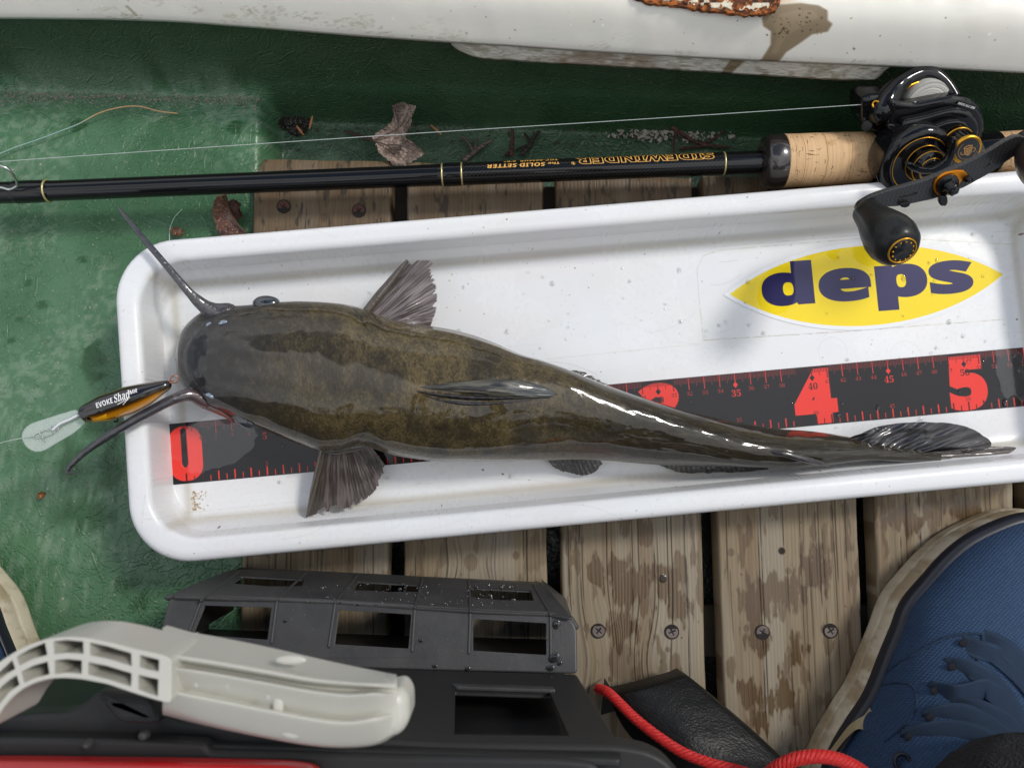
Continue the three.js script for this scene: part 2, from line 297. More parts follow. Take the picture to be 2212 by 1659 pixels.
  const white = mat({ map, roughnessMap: rMap, roughness: 1, bumpMap: grayTex(1024, 256, (u, v) => fbm(u * 60, v * 16, 3, 14)), bumpScale: 0.00012 });
  const L = arc[arc.length - 1];
  add('rim', grid(300, 90, (u, v) => {
    const px = lerp(-420, 2700, u), p = at(px, lip(px), HL), t = Math.pow(v, 1.6) * L, w = (fbm(px * 0.012, t * 20, 3, 3) - 0.5) * 0.0016;
    return V(p.x, HL + hf(t) + w, p.z + zf(t) + w * 0.5);
  }, { uv: (p, u, v) => [lerp(-420, 2700, u) / 2212, (Math.pow(v, 1.6) * L - a0) / 0.12], flip: false }), white, g);
  // rough fibreglass edge hanging below the rim
  const low = curve1([[970, 96], [990, 112], [1035, 128], [1112, 134], [1389, 149], [1705, 168], [1860, 176], [1905, 176], [1935, 152]]);
  const grey = mat({ map: colorTex(1024, 128, (u, v) => { const n = fbm(u * 50, v * 6, 5, 4), s = sst(0.2, 0.26, u) * (1 - sst(0.44, 0.5, u)) * sst(0.45, 0.6, fbm(u * 18, v * 2, 3, 9)); const st = sst(0.632, 0.637, u + 0.02 * v) * (1 - sst(0.668, 0.674, u + 0.04 * v)); return mix3(mix3(mix3(rgb(212, 208, 196), rgb(170, 164, 146), sst(0.42, 0.75, n)), rgb(136, 114, 92), s * 0.6), rgb(118, 98, 68), st * 0.85); }), roughness: 0.6, bumpMap: grayTex(512, 128, (u, v) => fbm(u * 70, v * 14, 5, 6)), bumpScale: 0.0008 });
  add('fibreglass_edge', grid(160, 12, (u, v) => {
    const px = lerp(972, 1935, u), b = at(px, low(px), 0.046), a = at(px, lip(px), HL), t = clamp(v / 0.7), k = 0.0012 * (fbm(px * 0.03, v * 3, 3, 12) - 0.5);
    if (v <= 0.7) return V(a.x, lerp(HL + 0.002, 0.046, t) + k, lerp(a.z - 0.0022, b.z, t) + k);
    return V(b.x, 0.046 + (v - 0.7) * 0.004, b.z - (v - 0.7) / 0.3 * 0.03);
  }), grey, g);
  // corroded metal fitting let into the rim
  const fp = frame(at(1520, 8, HL + 0.0272), YUP);
  const rust = mat({ map: colorTex(512, 256, (u, v) => { const n = fbm(u * 22, v * 12, 5, 3), f = fbm(u * 60 + 9, v * 30, 4, 7); let c = mix3(rgb(206, 196, 168), rgb(226, 220, 202), f); c = mix3(c, rgb(150, 84, 34), sst(0.46, 0.5, n)); c = mix3(c, rgb(96, 50, 22), sst(0.5, 0.6, n)); return mix3(c, rgb(52, 30, 20), sst(0.58, 0.68, n)); }), roughness: 0.85, bumpMap: grayTex(256, 128, (u, v) => fbm(u * 40, v * 20, 5, 3)), bumpScale: 0.002 });
  const rustDark = mat({ map: colorTex(256, 256, (u, v) => { const n = fbm(u * 30, v * 30, 4, 5); return mix3(rgb(168, 96, 40), rgb(74, 38, 20), sst(0.35, 0.65, n)); }), roughness: 0.9, bumpMap: grayTex(256, 256, (u, v) => fbm(u * 60, v * 60, 4, 8)), bumpScale: 0.001 });
  const out = [[1362, -90], [1366, -8], [1400, 8], [1450, 12], [1500, 20], [1560, 28], [1610, 33], [1650, 31], [1676, 24], [1686, 6], [1690, -90]];
  const jag = rng(55), outJ = []; out.forEach((p, i) => { const n = out[i + 1]; if (!n) { outJ.push(p); return; } for (let k = 0; k < 7; k++) outJ.push([lerp(p[0], n[0], k / 7), lerp(p[1], n[1], k / 7) + (p[1] > -50 ? (jag() - 0.5) * 5 : 0)]); });
  const rg = plate(fp, outJ, { r: 0.0006, t: 0.003, lift: 0.0006, bevel: 0.0004, bs: 1 }); { const uv = rg.attributes.uv; for (let i = 0; i < uv.count; i++) uv.setXY(i, uv.getX(i) * 12, uv.getY(i) * 12); }
  add('rusty_fitting', rg, rustDark, g, 'rust-rimmed corroded metal fitting');
  const inn = out.map(([x, y]) => [lerp(1526, x, 0.93), y < -50 ? y : y - 9]);
  const innJ = []; inn.forEach((p, i) => { const n = inn[i + 1]; if (!n) { innJ.push(p); return; } for (let k = 0; k < 8; k++) innJ.push([lerp(p[0], n[0], k / 8), lerp(p[1], n[1], k / 8) + (p[1] > -50 ? (jag() - 0.5) * 9 : 0)]); });
  const ig = plate(fp, innJ, { r: 0.0006, t: 0.0015, lift: 0.0012, bevel: 0.0003, bs: 1 }); { const uv = ig.attributes.uv; for (let i = 0; i < uv.count; i++) uv.setXY(i, uv.getX(i) * 9, uv.getY(i) * 14); }
  add('flaking_paint', ig, rust, g);
}
// ================================================================ wooden duckboard
{
  const db = thing('duckboard', 'weathered wooden duckboard of gapped planks lying in the green boat floor under the white tray', 'duckboard', at(1300, 900, -0.034));
  const planks = [
    [[548, 343], [846, 346], [832, 1720], [506, 1720]], [[878, 348], [1173, 368], [1187, 1720], [869, 1720]], [[1199, 372], [1496, 384], [1533, 1720], [1221, 1720]],
    [[1519, 380], [1826, 384], [1878, 1720], [1573, 1720]], [[1862, 384], [2164, 384], [2216, 1720], [1915, 1720]], [[2196, 384], [2500, 384], [2560, 1720], [2254, 1720]]];
  const wets = [[], [], [[1365, 1270, 60, 58], [1345, 1363, 36, 58], [1440, 1260, 40, 55], [1470, 1310, 34, 50], [1335, 1225, 30, 30], [1290, 1240, 24, 40]], [[1640, 1300, 44, 60], [1695, 1280, 70, 44], [1640, 1380, 34, 44], [1760, 1230, 40, 60], [1720, 1400, 30, 34], [1690, 1500, 30, 60], [1620, 1500, 28, 40], [1640, 1560, 24, 40]], [[1960, 1120, 60, 40], [2080, 1100, 50, 30], [1950, 1240, 16, 34]], []];
  const knots = [[[700, 470, 9]], [[1017, 1215, 15], [930, 1300, 10]], [[1345, 1430, 32], [1318, 1330, 9]], [[1655, 600, 16]], [], []];
  const holes = [[], [], [[1432, 1250]], [[1690, 1190]], [], []];
  const screwAt = [[[612, 446, 1], [775, 455, 1]], [], [[1293, 1363, 0], [1452, 1365, 0]], [[1648, 1366, 0], [1795, 1363, 0]], [], []];
  const R = rng(71);
  const cross = () => { const a = 0.0007, b = 0.0026, c = [[a, a], [b, a], [b, -a], [a, -a], [a, -b], [-a, -b], [-a, -a], [-b, -a], [-b, a], [-a, a], [-a, b], [a, b]]; const p = new THREE.Path(); c.forEach((q, i) => i ? p.lineTo(...q) : p.moveTo(...q)); p.closePath(); return p; };
  const headShape = new THREE.Shape(); headShape.absarc(0, 0, 0.0037, 0, Math.PI * 2); headShape.holes.push(cross());
  const steel = mat({ color: rgb(118, 108, 104), metalness: 0.5, roughness: 0.55, bumpMap: grayTex(64, 64, (u, v) => fbm(u * 9, v * 9, 3, 5)), bumpScale: 0.0004 }), rusty = mat({ color: rgb(98, 66, 56), metalness: 0.2, roughness: 0.8 }), recess = mat({ color: [0.02, 0.016, 0.014], roughness: 0.9 });
  planks.forEach((q, k) => {
    const P = q.map(([x, y]) => at(x, y, 0)), zA = Math.min(P[0].z, P[1].z), zB = P[2].z, xL = z => lerp(P[0].x, P[3].x, (z - P[0].z) / (P[3].z - P[0].z)), xR = z => lerp(P[1].x, P[2].x, (z - P[1].z) / (P[2].z - P[1].z));
    const UVp = (px, py) => { const p = at(px, py, 0); return [(p.x - xL(p.z)) / (xR(p.z) - xL(p.z)), (p.z - zA) / (zB - zA)]; };
    const W = 320, Hh = 1500, wid = 0.092, len = zB - zA, s = k * 40 + 7;
    const cr = []; for (let i = 0; i < 20; i++) { const u = 0.04 + R() * 0.92; cr.push([u, R() * 0.6, 0.25 + R() * 0.7, R() * 9, 0.4 + R() * 0.6]); }
    const wet = wets[k].map(([x, y, a, b]) => [...UVp(x, y), a / 300, b / 1380]), small = Array.from({ length: k >= 2 ? 46 : 10 }, () => [R(), R(), 0.006 + R() * R() * 0.05]), kn = knots[k].map(([x, y, r]) => [...UVp(x, y), r / 3300]), hl = holes[k].map(([x, y]) => UVp(x, y)), vFarEnd = UVp(q[0][0], 560)[1];
    const field = (u, v) => {                                              // [colour, height]
      let x = u * wid, y = v * len, ring = 0, hole = 0;
      for (const [a, b, r] of kn) { const dx = x - a * wid, dy = y - b * len, d = Math.hypot(dx, dy * 0.8); x += dx * 0.7 * Math.exp(-d * d / (r * r * 5)); ring = Math.max(ring, 1 - sst(r * 0.8, r * 1.15, d + 0.0008 * (noise(x * 900, y * 900, 2) - 0.5))); }
      for (const [a, b] of hl) hole = Math.max(hole, 1 - sst(0.0016, 0.003, Math.hypot(u * wid - a * wid, v * len - b * len)));
      x += 0.0028 * (fbm(x * 20, y * 5, 3, s) - 0.5);
      const grain = fbm(x * 520, y * 12, 4, s), fine = fbm(x * 1900, y * 40, 3, s + 3), broad = fbm(x * 60, y * 4, 3, s + 9), rings = 0.5 + 0.5 * Math.sin(x * 2600 + 9 * fbm(x * 60, y * 3, 2, s + 5));
      let h = 0.35 * grain + 0.3 * fine + 0.35 * rings, crack = 0;
      for (const [cu, a, l, ph, dp] of cr) { const d = Math.abs(x / wid - cu - 0.012 * (fbm(y * 16, ph, 3, s) - 0.5)); crack = Math.max(crack, dp * (1 - sst(0.0016, 0.0066, d)) * sst(a - 0.02, a + 0.05, v) * (1 - sst(a + l - 0.05, a + l, v)) * sst(0.3, 0.5, fbm(cu * 90, y * 40, 3, s))); }
      let c = mix3([0.37, 0.3, 0.2], [0.175, 0.13, 0.08], clamp(0.62 * grain + 0.55 * fine - 0.1));
      c = mix3(c, [0.36, 0.32, 0.255], sst(0.45, 0.7, broad) * 0.6); c = mix3(c, [0.22, 0.15, 0.09], sst(0.5, 0.75, fbm(x * 90, y * 6, 3, s + 21)) * 0.5);
      c = c.map(z => z * (0.92 + 0.11 * rings));
      c = mix3(c, [0.13, 0.085, 0.05], ring * 0.55); c = mix3(c, [0.025, 0.018, 0.012], Math.max(crack * 0.8, hole));
      const moss = sst(0.58, 0.75, fbm(x * 300, y * 90, 4, s + 31)) * (1 - sst(vFarEnd - 0.02, vFarEnd + 0.1, v)); c = mix3(c, [0.06, 0.05, 0.035], moss * 0.8);
      let w = 0; const edge = (fbm(u * wid * 330, v * len * 90, 4, s + 50) - 0.5) * 1.7;
      for (const [a, b, ra, rb] of wet) w = Math.max(w, 1 - sst(0.6, 0.96, Math.hypot((u - a) / ra, (v - b) / rb) + edge));
      for (const [a, b, r] of small) w = Math.max(w, 0.8 * (1 - sst(0.6, 0.95, Math.hypot((u - a) / r, (v - b) / (r * 0.26)) + edge * 0.5)));
      const sp = sst(0.58, 0.66, fbm(u * wid * 190, v * len * 46, 4, s + 70)) * (k >= 2 ? 0.75 : 0.5);   // splashed water soaking along the grain
      const soak = k < 3 ? 1 - sst(vFarEnd - 0.04, vFarEnd + 0.06, v) : 1 - sst(vFarEnd - 0.04, vFarEnd + 0.06, v);  // far plank ends wet: darker and glossier
      const ww = Math.max(w, sp, soak * 0.8);
      c = mix3(c, [c[0] * 0.42, c[1] * 0.32, c[2] * 0.22], ww * 0.95);
      return [c, h - crack * 1.2 - hole * 2 + ring * 0.1, Math.max(w, soak * 0.55, sp * 0.5)];
    };
    const cB = new Uint8Array(W * Hh * 4), hB = new Uint8Array(W * Hh * 4), rB = new Uint8Array(W * Hh * 4);
    for (let j = 0; j < Hh; j++) for (let i = 0; i < W; i++) { const o = (j * W + i) * 4, [c, h, w] = field((i + 0.5) / W, (j + 0.5) / Hh); for (let e = 0; e < 3; e++) { cB[o + e] = toS(c[e]) * 255; hB[o + e] = clamp(0.5 + h * 0.4) * 255; rB[o + e] = lerp(0.82, 0.2, w) * 255; } cB[o + 3] = hB[o + 3] = rB[o + 3] = 255; }
    const m = mat({ map: finish(new THREE.DataTexture(cB, W, Hh), true), bumpMap: finish(new THREE.DataTexture(hB, W, Hh), false), bumpScale: 0.0006, roughnessMap: finish(new THREE.DataTexture(rB, W, Hh), false), roughness: 1 });
    // plank: bevelled, edges slightly uneven, top face a fine strip
    const bev = 0.0022, prof = [[0, -0.017], [0, -bev], [bev * 0.3, -bev * 0.3], [bev, 0], [0.25, 0], [0.5, 0], [0.75, 0], [-bev, 0], [-bev * 0.3, -bev * 0.3], [0, -bev], [0, -0.017]];
    const nz = 120, g = grid(nz, prof.length - 1, (a, b) => {
      const j = Math.round(b * (prof.length - 1)), left = j < 4, right = j > 6, [o, h] = prof[j], zL = lerp(P[0].z, P[3].z, a), zR = lerp(P[1].z, P[2].z, a), t = left ? 0 : right ? 1 : o, z = lerp(zL, zR, t);
      const e = 0.0011 * (fbm(z * 45, k * 3 + (left ? 0 : 7), 3, 77) - 0.5), end = (k === 0 && a < 0.05 && left) ? 0.006 * Math.pow(1 - a / 0.05, 2) : 0;
      const x = left ? xL(z) + o + e + end : right ? xR(z) + o + e : lerp(xL(z), xR(z), o);
      return V(x, h + 0.0007 * (fbm(x * 30, z * 12, 2, k) - 0.5) - (a === 0 && h === 0 ? 0.0015 : 0), z + (a === 0 ? 0.0012 * (fbm(x * 200, 3, 3, k) - 0.5) : 0));
    }, { flip: true, uv: p => [(p.x - xL(p.z)) / (xR(p.z) - xL(p.z)), (p.z - zA) / len] });
    const nose = grid(1, 12, (a, b) => V(lerp(P[0].x, P[1].x, b) + (k === 0 && b < 0.09 ? 0.006 * (1 - b / 0.09) : 0), lerp(-0.0016, -0.017, a), lerp(P[0].z, P[1].z, b) + 0.0002), { uv: (p, a, b) => [b, 0.002 + a * 0.01] });
    const pl = add('plank', merge([g, nose]), m, db);
    for (const [x, y, r] of screwAt[k]) {
      const o = at(x, y, 0.0004), g1 = new THREE.ExtrudeGeometry(headShape, { depth: 0.0012, bevelEnabled: true, bevelThickness: 0.0004, bevelSize: 0.0004, bevelSegments: 2, curveSegments: 20 });
      g1.rotateZ(0.3 + R()); g1.translate(0, 0, -0.0012); g1.rotateX(-Math.PI / 2 + (R() - 0.5) * 0.2); g1.translate(o.x, o.y, o.z);
      const pit = new THREE.CylinderGeometry(0.0047, 0.0047, 0.0006, 22).translate(o.x, 0.0004, o.z);
      const sc = add('screw', g1, r ? rusty : steel, pl); add('screw_hole', pit, recess, sc);
    }
  });
  const under = mat({ color: [0.05, 0.04, 0.03], roughness: 0.9, bumpMap: grayTex(128, 128, (u, v) => fbm(u * 30, v * 5, 4, 2)), bumpScale: 0.001 });
  for (const y of [452, 1000, 1364]) { const a = at(560, y, -0.018), b = at(2500, y, -0.018); add('batten', new RoundedBoxGeometry(b.x - a.x, 0.015, 0.034, 2, 0.002).translate((a.x + b.x) / 2, -0.0262, (a.z + b.z) / 2), under, db); }
}

// ================================================================ white measuring tray
const tray = thing('measuring_tray', 'long white plastic fish measuring tray with black and red ruler strip, holding the catfish', 'tray', trayP(0.27, 0.03, -0.004));
const TS0 = trayST(264, 860, 0.030)[0], TT0 = (trayST(420, 515, 0.032)[1] + trayST(1500, 421, 0.032)[1]) / 2, TT1 = (trayST(500, 1205, 0.03)[1] + trayST(1900, 1073, 0.03)[1]) / 2, TS1 = trayST(2192, 620, 0.0)[0] + 0.026;
const ringPts = (d, h, k = 1) => {
  const r = lerp(0.036, 0.017, clamp(d / 0.03)), out = [], a0 = TS0 + Math.min(d, 0.0142) + 0.04 * Math.max(0, d - 0.0142), a1 = TS1 - d, b0 = TT0 + d, b1 = TT1 - d, cm = [(a0 + a1) / 2, (b0 + b1) / 2];
  const cs = [[a1 - r, b0 + r, -Math.PI / 2], [a1 - r, b1 - r, 0], [a0 + r, b1 - r, Math.PI / 2], [a0 + r, b0 + r, Math.PI]];
  cs.forEach(([x, y, s], i) => {
    for (let q = 0; q <= 14; q++) { const a = s + q / 14 * Math.PI / 2; out.push([x + Math.cos(a) * r, y + Math.sin(a) * r]); }
    const [nx, ny, ns] = cs[(i + 1) % 4], e = out[out.length - 1], f = [nx + Math.cos(ns) * r, ny + Math.sin(ns) * r]; for (let q = 1; q < 24; q++) out.push([lerp(e[0], f[0], q / 24), lerp(e[1], f[1], q / 24)]);
  });
  return out.map(([s, t]) => { const w = 0.0006 * (fbm(s * 9 + 3, t * 9, 2, 4) - 0.5); return trayP(lerp(cm[0], s, k), lerp(cm[1], t, k), h + w * clamp(d * 40) * (h > 0.01 ? 1 : 0)); });
};
{
  const sec = [[0.03, -0.003], [0.0205, -0.002], [0.0135, 0.028], [0.004, 0.0302], [0.0022, 0.029], [0.0018, 0.018], [0.0008, 0.0176], [0.0002, 0.0186], [0, 0.024], [0.0001, 0.029], [0.0006, 0.0318], [0.0018, 0.0336], [0.0036, 0.0344], [0.006, 0.0346], [0.0095, 0.0344], [0.0118, 0.0338], [0.0134, 0.0326], [0.0142, 0.031], [0.0147, 0.028], [0.0162, 0.016], [0.0172, 0.009], [0.0182, 0.0055], [0.02, 0.0028], [0.0228, 0.001], [0.0262, 0.0002], [0.03, 0]];
  const rings = sec.map(([d, h]) => ringPts(d, h)); for (const k of [0.75, 0.5, 0.25, 0.001]) rings.push(ringPts(0.03, 0, k));
  const nr = rings.length - 1, nv = rings[0].length;
  const uvTray = p => { const q = p.clone().sub(TR.O); return [(q.dot(TR.S) + 0.04) / 0.64, (q.dot(TR.T) + 0.14) / 0.24]; };
  const W = 2048, H = 768, R = rng(31);
  const X = s => (s + 0.04) / 0.64 * W, Y = t => (t + 0.14) / 0.24 * H, XY = (px, py) => { const [s, t] = trayST(px, py, 0); return [X(s), Y(t)]; };
  const map = canvasTex(W, H, x => {
    x.fillStyle = 'rgb(229,230,232)'; x.fillRect(0, 0, W, H);
    for (let k = 0; k < 300; k++) { const r = 20 + R() * 120; x.fillStyle = R() < 0.5 ? `rgba(224,222,212,${R() * 0.1})` : `rgba(240,242,246,${R() * 0.12})`; x.beginPath(); x.ellipse(R() * W, R() * H, r, r * 0.5, 0, 0, 7); x.fill(); }
    const line = (pts, c, w, j = 0.9) => { x.strokeStyle = c; x.lineWidth = w; let p = null; for (let i = 0; i + 1 < pts.length; i++) { const a = XY(...pts[i]), b = XY(...pts[i + 1]), n = Math.ceil(Math.hypot(b[0] - a[0], b[1] - a[1]) / 9); for (let q = 0; q < n; q++) { const t0 = q / n, t1 = (q + 1) / n; x.globalAlpha = 0.15 + R() * j; x.beginPath(); x.moveTo(lerp(a[0], b[0], t0), lerp(a[1], b[1], t0)); x.lineTo(lerp(a[0], b[0], t1), lerp(a[1], b[1], t1) + (R() - 0.5) * 0.8); x.stroke(); } } x.globalAlpha = 1; };
    line([[1520, 735], [1800, 718], [2170, 690]], 'rgb(150,138,112)', 1.3, 0.6); line([[1180, 776], [1520, 742]], 'rgb(190,182,160)', 1.2, 0.4);
    line([[2190, 528], [1900, 512], [1560, 540], [1520, 552], [1506, 580], [1510, 640], [1520, 735]], 'rgb(190,184,164)', 1.8, 0.6); line([[1540, 534], [1880, 506]], 'rgb(198,188,164)', 1.6, 0.5);
    line([[352, 915], [400, 905]], 'rgb(196,190,176)', 1.4); line([[362, 1060], [357, 1110], [430, 1105], [660, 1082]], 'rgb(190,184,168)', 1.3, 0.5); line([[440, 1118], [690, 1099], [900, 1080]], 'rgb(176,168,150)', 1.2, 0.4);
    // grit and dirt
    for (let k = 0; k < 70; k++) { x.strokeStyle = `rgba(150,146,134,${0.08 + R() * 0.16})`; x.lineWidth = 0.6 + R() * 1.2; const a = R() * W, b = R() * H, t = (R() - 0.5) * 0.8, l = 20 + R() * 130; x.beginPath(); x.moveTo(a, b); x.quadraticCurveTo(a + l / 2, b + (R() - 0.5) * 14, a + Math.cos(t) * l, b + Math.sin(t) * l); x.stroke(); }
    for (let k = 0; k < 1300; k++) { const d = R(), a = 0.15 + R() * 0.55; x.fillStyle = d < 0.7 ? `rgba(66,60,50,${a})` : `rgba(140,96,60,${a})`; const r = 0.35 + R() * R() * 1.6; x.beginPath(); x.ellipse(R() * W, R() * H, r, r * (0.5 + R() * 0.5), R() * 3, 0, 7); x.fill(); }
    for (let k = 0; k < 90; k++) { const [a, b] = XY(415 + R() * R() * 40, 1062 + R() * 40); x.fillStyle = `rgba(132,100,52,${0.2 + R() * 0.5})`; x.beginPath(); x.arc(a + (R() - 0.5) * 6, b, 0.6 + R() * 1.5, 0, 7); x.fill(); }
    for (const [px, py] of [[486, 1134], [1043, 1015], [1086, 1024], [2198, 690], [2196, 510], [2190, 760], [2170, 990]]) { const [a, b] = XY(px, py); x.fillStyle = 'rgba(90,66,50,.8)'; x.beginPath(); x.ellipse(a, b, 2.6, 1.7, 0.5, 0, 7); x.fill(); }
    // dingy film along the inner foot of the wall
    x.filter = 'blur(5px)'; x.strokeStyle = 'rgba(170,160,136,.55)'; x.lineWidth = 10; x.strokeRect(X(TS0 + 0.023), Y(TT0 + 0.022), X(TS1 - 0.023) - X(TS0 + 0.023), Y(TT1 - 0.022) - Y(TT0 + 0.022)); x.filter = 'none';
    // round mould marks
    for (const [px, py, r] of [[440, 598, 11], [1958, 770, 32], [1800, 760, 30]]) { const [a, b] = XY(px, py); x.strokeStyle = 'rgba(214,214,210,.8)'; x.lineWidth = 1.2; x.beginPath(); x.arc(a, b, r, 0, 7); x.stroke(); }
  });
  map.flipY = false;
  const rough = grayTex(1024, 384, (u, v) => { const w = sst(0.47, 0.5, fbm(u * 13, v * 5, 5, 19)); return lerp(0.26, 0.17, w) + 0.05 * noise(u * 300, v * 100, 4); });
  const bump = grayTex(1024, 384, (u, v) => { const n = fbm(u * 13, v * 5, 5, 19); return 0.5 + 0.08 * sst(0.465, 0.5, n) + 0.25 * fbm(u * 60, v * 24, 4, 3); });
  add('tray_body', grid(nr, nv, (u, v) => rings[Math.round(u * nr)][Math.round(v * nv) % nv].clone(), { wrapV: true, flip: true, uv: uvTray }), mat({ map, roughnessMap: rough, roughness: 1, bumpMap: bump, bumpScale: 0.0004, color: [1, 1, 1] }), tray);
}
const traySheet = (pts, r, h, s0, s1, t0, t1, ns = 1, nt = 1) => {           // thin printed sheet on the tray floor; pts in metres (s, t)
  const n = 24, g = pts ? new THREE.ShapeGeometry(pts, 24) : null;
  if (g) { const p = g.attributes.position, uv = g.attributes.uv, nn = g.attributes.normal; for (let i = 0; i < p.count; i++) { const s = p.getX(i), t = p.getY(i), q = trayP(s, t, h); uv.setXY(i, (s - s0) / (s1 - s0), 1 - (t - t0) / (t1 - t0)); p.setXYZ(i, q.x, q.y, q.z); nn.setXYZ(i, TR.N.x, TR.N.y, TR.N.z); } const ix = g.index.array; for (let i = 0; i < ix.length; i += 3) [ix[i], ix[i + 1]] = [ix[i + 1], ix[i]]; return g; }
  return grid(n, 2, (u, v) => trayP(lerp(s0, s1, u), lerp(t0, t1, v), h), { flip: true, uv: (p, u, v) => [u, 1 - v] });
};
{ // the ruler strip, printed
  const A = -0.0138, B = 0.546, WD = 0.0379, W = 2048, H = 140, C = W / ((B - A) * 100), X = cm => (cm + 1.38) * C, RED = 'rgb(236,58,48)', BLK = 'rgb(26,25,29)', R = rng(8);
  const map = canvasTex(W, H, x => {
    x.fillStyle = BLK; x.fillRect(0, 0, W, H);
    const tick = (cm, y0, y1, w, c) => { x.fillStyle = c; x.fillRect(X(cm) - w / 2, y0, w, y1 - y0); };
    x.textAlign = 'center';
    const big = (ch, cm, sx, y0, y1, w) => { x.save(); x.font = 'bold 100px sans-serif'; const m = x.measureText(ch), asc = m.actualBoundingBoxAscent, des = m.actualBoundingBoxDescent || 0; x.translate(X(cm), y1); x.scale(w * C / m.width, (y1 - y0) / (asc + des)); x.fillStyle = RED; x.strokeStyle = RED; x.lineWidth = 9; x.lineJoin = 'miter'; x.fillText(ch, 0, -des); x.strokeText(ch, 0, -des); x.restore(); };
    x.fillStyle = RED; x.beginPath(); x.roundRect(X(-0.98), 8, 2.06 * C, 126, 34); x.fill(); x.fillStyle = BLK; x.beginPath(); x.roundRect(X(-0.2), 12, 0.36 * C, 84, 8); x.fill(); x.beginPath(); x.ellipse(X(-0.02), 88, 7, 15, 0, 0, 7); x.fill();
    for (const [n, cm] of [['1', 10], ['2', 20], ['3', 30], ['4', 40], ['5', 50]]) big(n, cm + 0.1, 1, 12, 130, 2.5);
    const inRed = cm => [0, 10, 20, 30, 40, 50].some(k => Math.abs(cm - k) < 1.05);
    for (let mm = 0; mm <= 545; mm++) { const cm = mm / 10, five = mm % 5 === 0, ten = mm % 10 === 0; tick(cm, 1, ten ? 30 : five ? 22 : 15, ten ? 1.9 : 1.1, inRed(cm) ? 'rgb(70,22,22)' : ten ? RED : 'rgba(206,60,54,.78)'); }
    for (let h = 0; h <= 108; h++) { const cm = h / 2; if (cm < 0) continue; tick(cm, H - 2 - (h % 2 ? 13 : 21), H - 2, h % 2 ? 2 : 3.2, inRed(cm) ? 'rgb(60,20,20)' : RED); }
    for (let cm = 1; cm < 55; cm++) {
      const ten = cm % 10 === 0, five = cm % 5 === 0, red = inRed(cm);
      if (five) { const y = 27; x.fillStyle = ten ? BLK : RED; x.beginPath(); x.moveTo(X(cm), y - 7); x.lineTo(X(cm) + 6, y); x.lineTo(X(cm), y + 8); x.lineTo(X(cm) - 6, y); x.fill(); }
      x.fillStyle = red ? 'rgb(64,20,20)' : RED; x.font = five ? 'bold 21px serif' : '13px serif'; x.fillText(String(cm), X(cm), five ? 55 : 43);
      if (five) { x.font = '12px serif'; x.fillText(String(cm), X(cm), H - 25); }
    }
  });
  const rough = grayTex(512, 64, (u, v) => lerp(0.28, 0.16, sst(0.4, 0.5, fbm(u * 16, v * 1.6, 4, 9))));
  add('ruler_strip', traySheet(null, 0, 0.0004, A, B, 0, WD), mat({ map, roughness: 1, roughnessMap: rough, specularIntensity: 0.1, clearcoat: 0.7, clearcoatRoughness: 0.07 }), tray, 'black ruler strip with red centimetre marks');
}
{ // lens-shaped logo sticker, printed
  const q = (x, y) => trayST(x, y, 0), L = q(1577, 636), Rt = q(2167, 593), T = q(1876, 527), B = q(1856, 709);
  const s0 = L[0] - 0.004, s1 = Rt[0] + 0.004, t0 = T[1] - 0.004, t1 = B[1] + 0.004, W = 1024, H = Math.round(W * (t1 - t0) / (s1 - s0)), X = s => (s - s0) / (s1 - s0) * W, Y = t => (t - t0) / (t1 - t0) * H;
  const map = canvasTex(W, H, x => {
    const l = [X(L[0]), Y(L[1])], r = [X(Rt[0]), Y(Rt[1])], mx = (l[0] + r[0]) / 2, my = (l[1] + r[1]) / 2, up = my - Y(T[1]), dn = Y(B[1]) - my;
    const lens = e => { x.beginPath(); x.moveTo(l[0] - e * 1.6, l[1]); x.bezierCurveTo(lerp(l[0], r[0], 0.27), my - up * 1.28 - e * 1.3, lerp(l[0], r[0], 0.73), my - up * 1.28 - e * 1.3, r[0] + e * 1.6, r[1]); x.bezierCurveTo(lerp(l[0], r[0], 0.73), my + dn * 1.28 + e * 1.3, lerp(l[0], r[0], 0.27), my + dn * 1.28 + e * 1.3, l[0] - e * 1.6, l[1]); x.closePath(); };
    x.fillStyle = 'rgb(236,238,240)'; x.fillRect(0, 0, W, H); x.fillStyle = 'rgb(248,218,20)'; lens(0); x.fill();
    x.save(); x.translate(mx, my); x.rotate(Math.atan2(r[1] - l[1], r[0] - l[0])); x.font = 'bold 200px sans-serif'; const m = x.measureText('deps'); x.scale(0.795 * (r[0] - l[0]) / (m.width + 10), 0.345 * (up + dn) / 110); x.textAlign = 'center'; x.fillStyle = x.strokeStyle = 'rgb(38,34,84)'; x.lineWidth = 15; x.lineJoin = 'miter'; x.fillText('deps', 0, 50); x.strokeText('deps', 0, 50); x.restore();
  });
  const sh = e => { const p = new THREE.Shape(), ms = (L[0] + Rt[0]) / 2, mt = (L[1] + Rt[1]) / 2, up = mt - T[1] + e, dn = B[1] - mt + e; p.moveTo(L[0] - e * 1.6, L[1]); p.bezierCurveTo(lerp(L[0], Rt[0], 0.27), mt - up * 1.28, lerp(L[0], Rt[0], 0.73), mt - up * 1.28, Rt[0] + e * 1.6, Rt[1]); p.bezierCurveTo(lerp(L[0], Rt[0], 0.73), mt + dn * 1.28, lerp(L[0], Rt[0], 0.27), mt + dn * 1.28, L[0] - e * 1.6, L[1]); return p; };
  add('logo_sticker', traySheet(sh(0.0028), 0, 0.0004, s0, s1, t0, t1), mat({ map, roughness: 0.4, specularIntensity: 0.2, clearcoat: 0.6, clearcoatRoughness: 0.04 }), tray, 'yellow lens-shaped sticker with dark blue lettering');
}
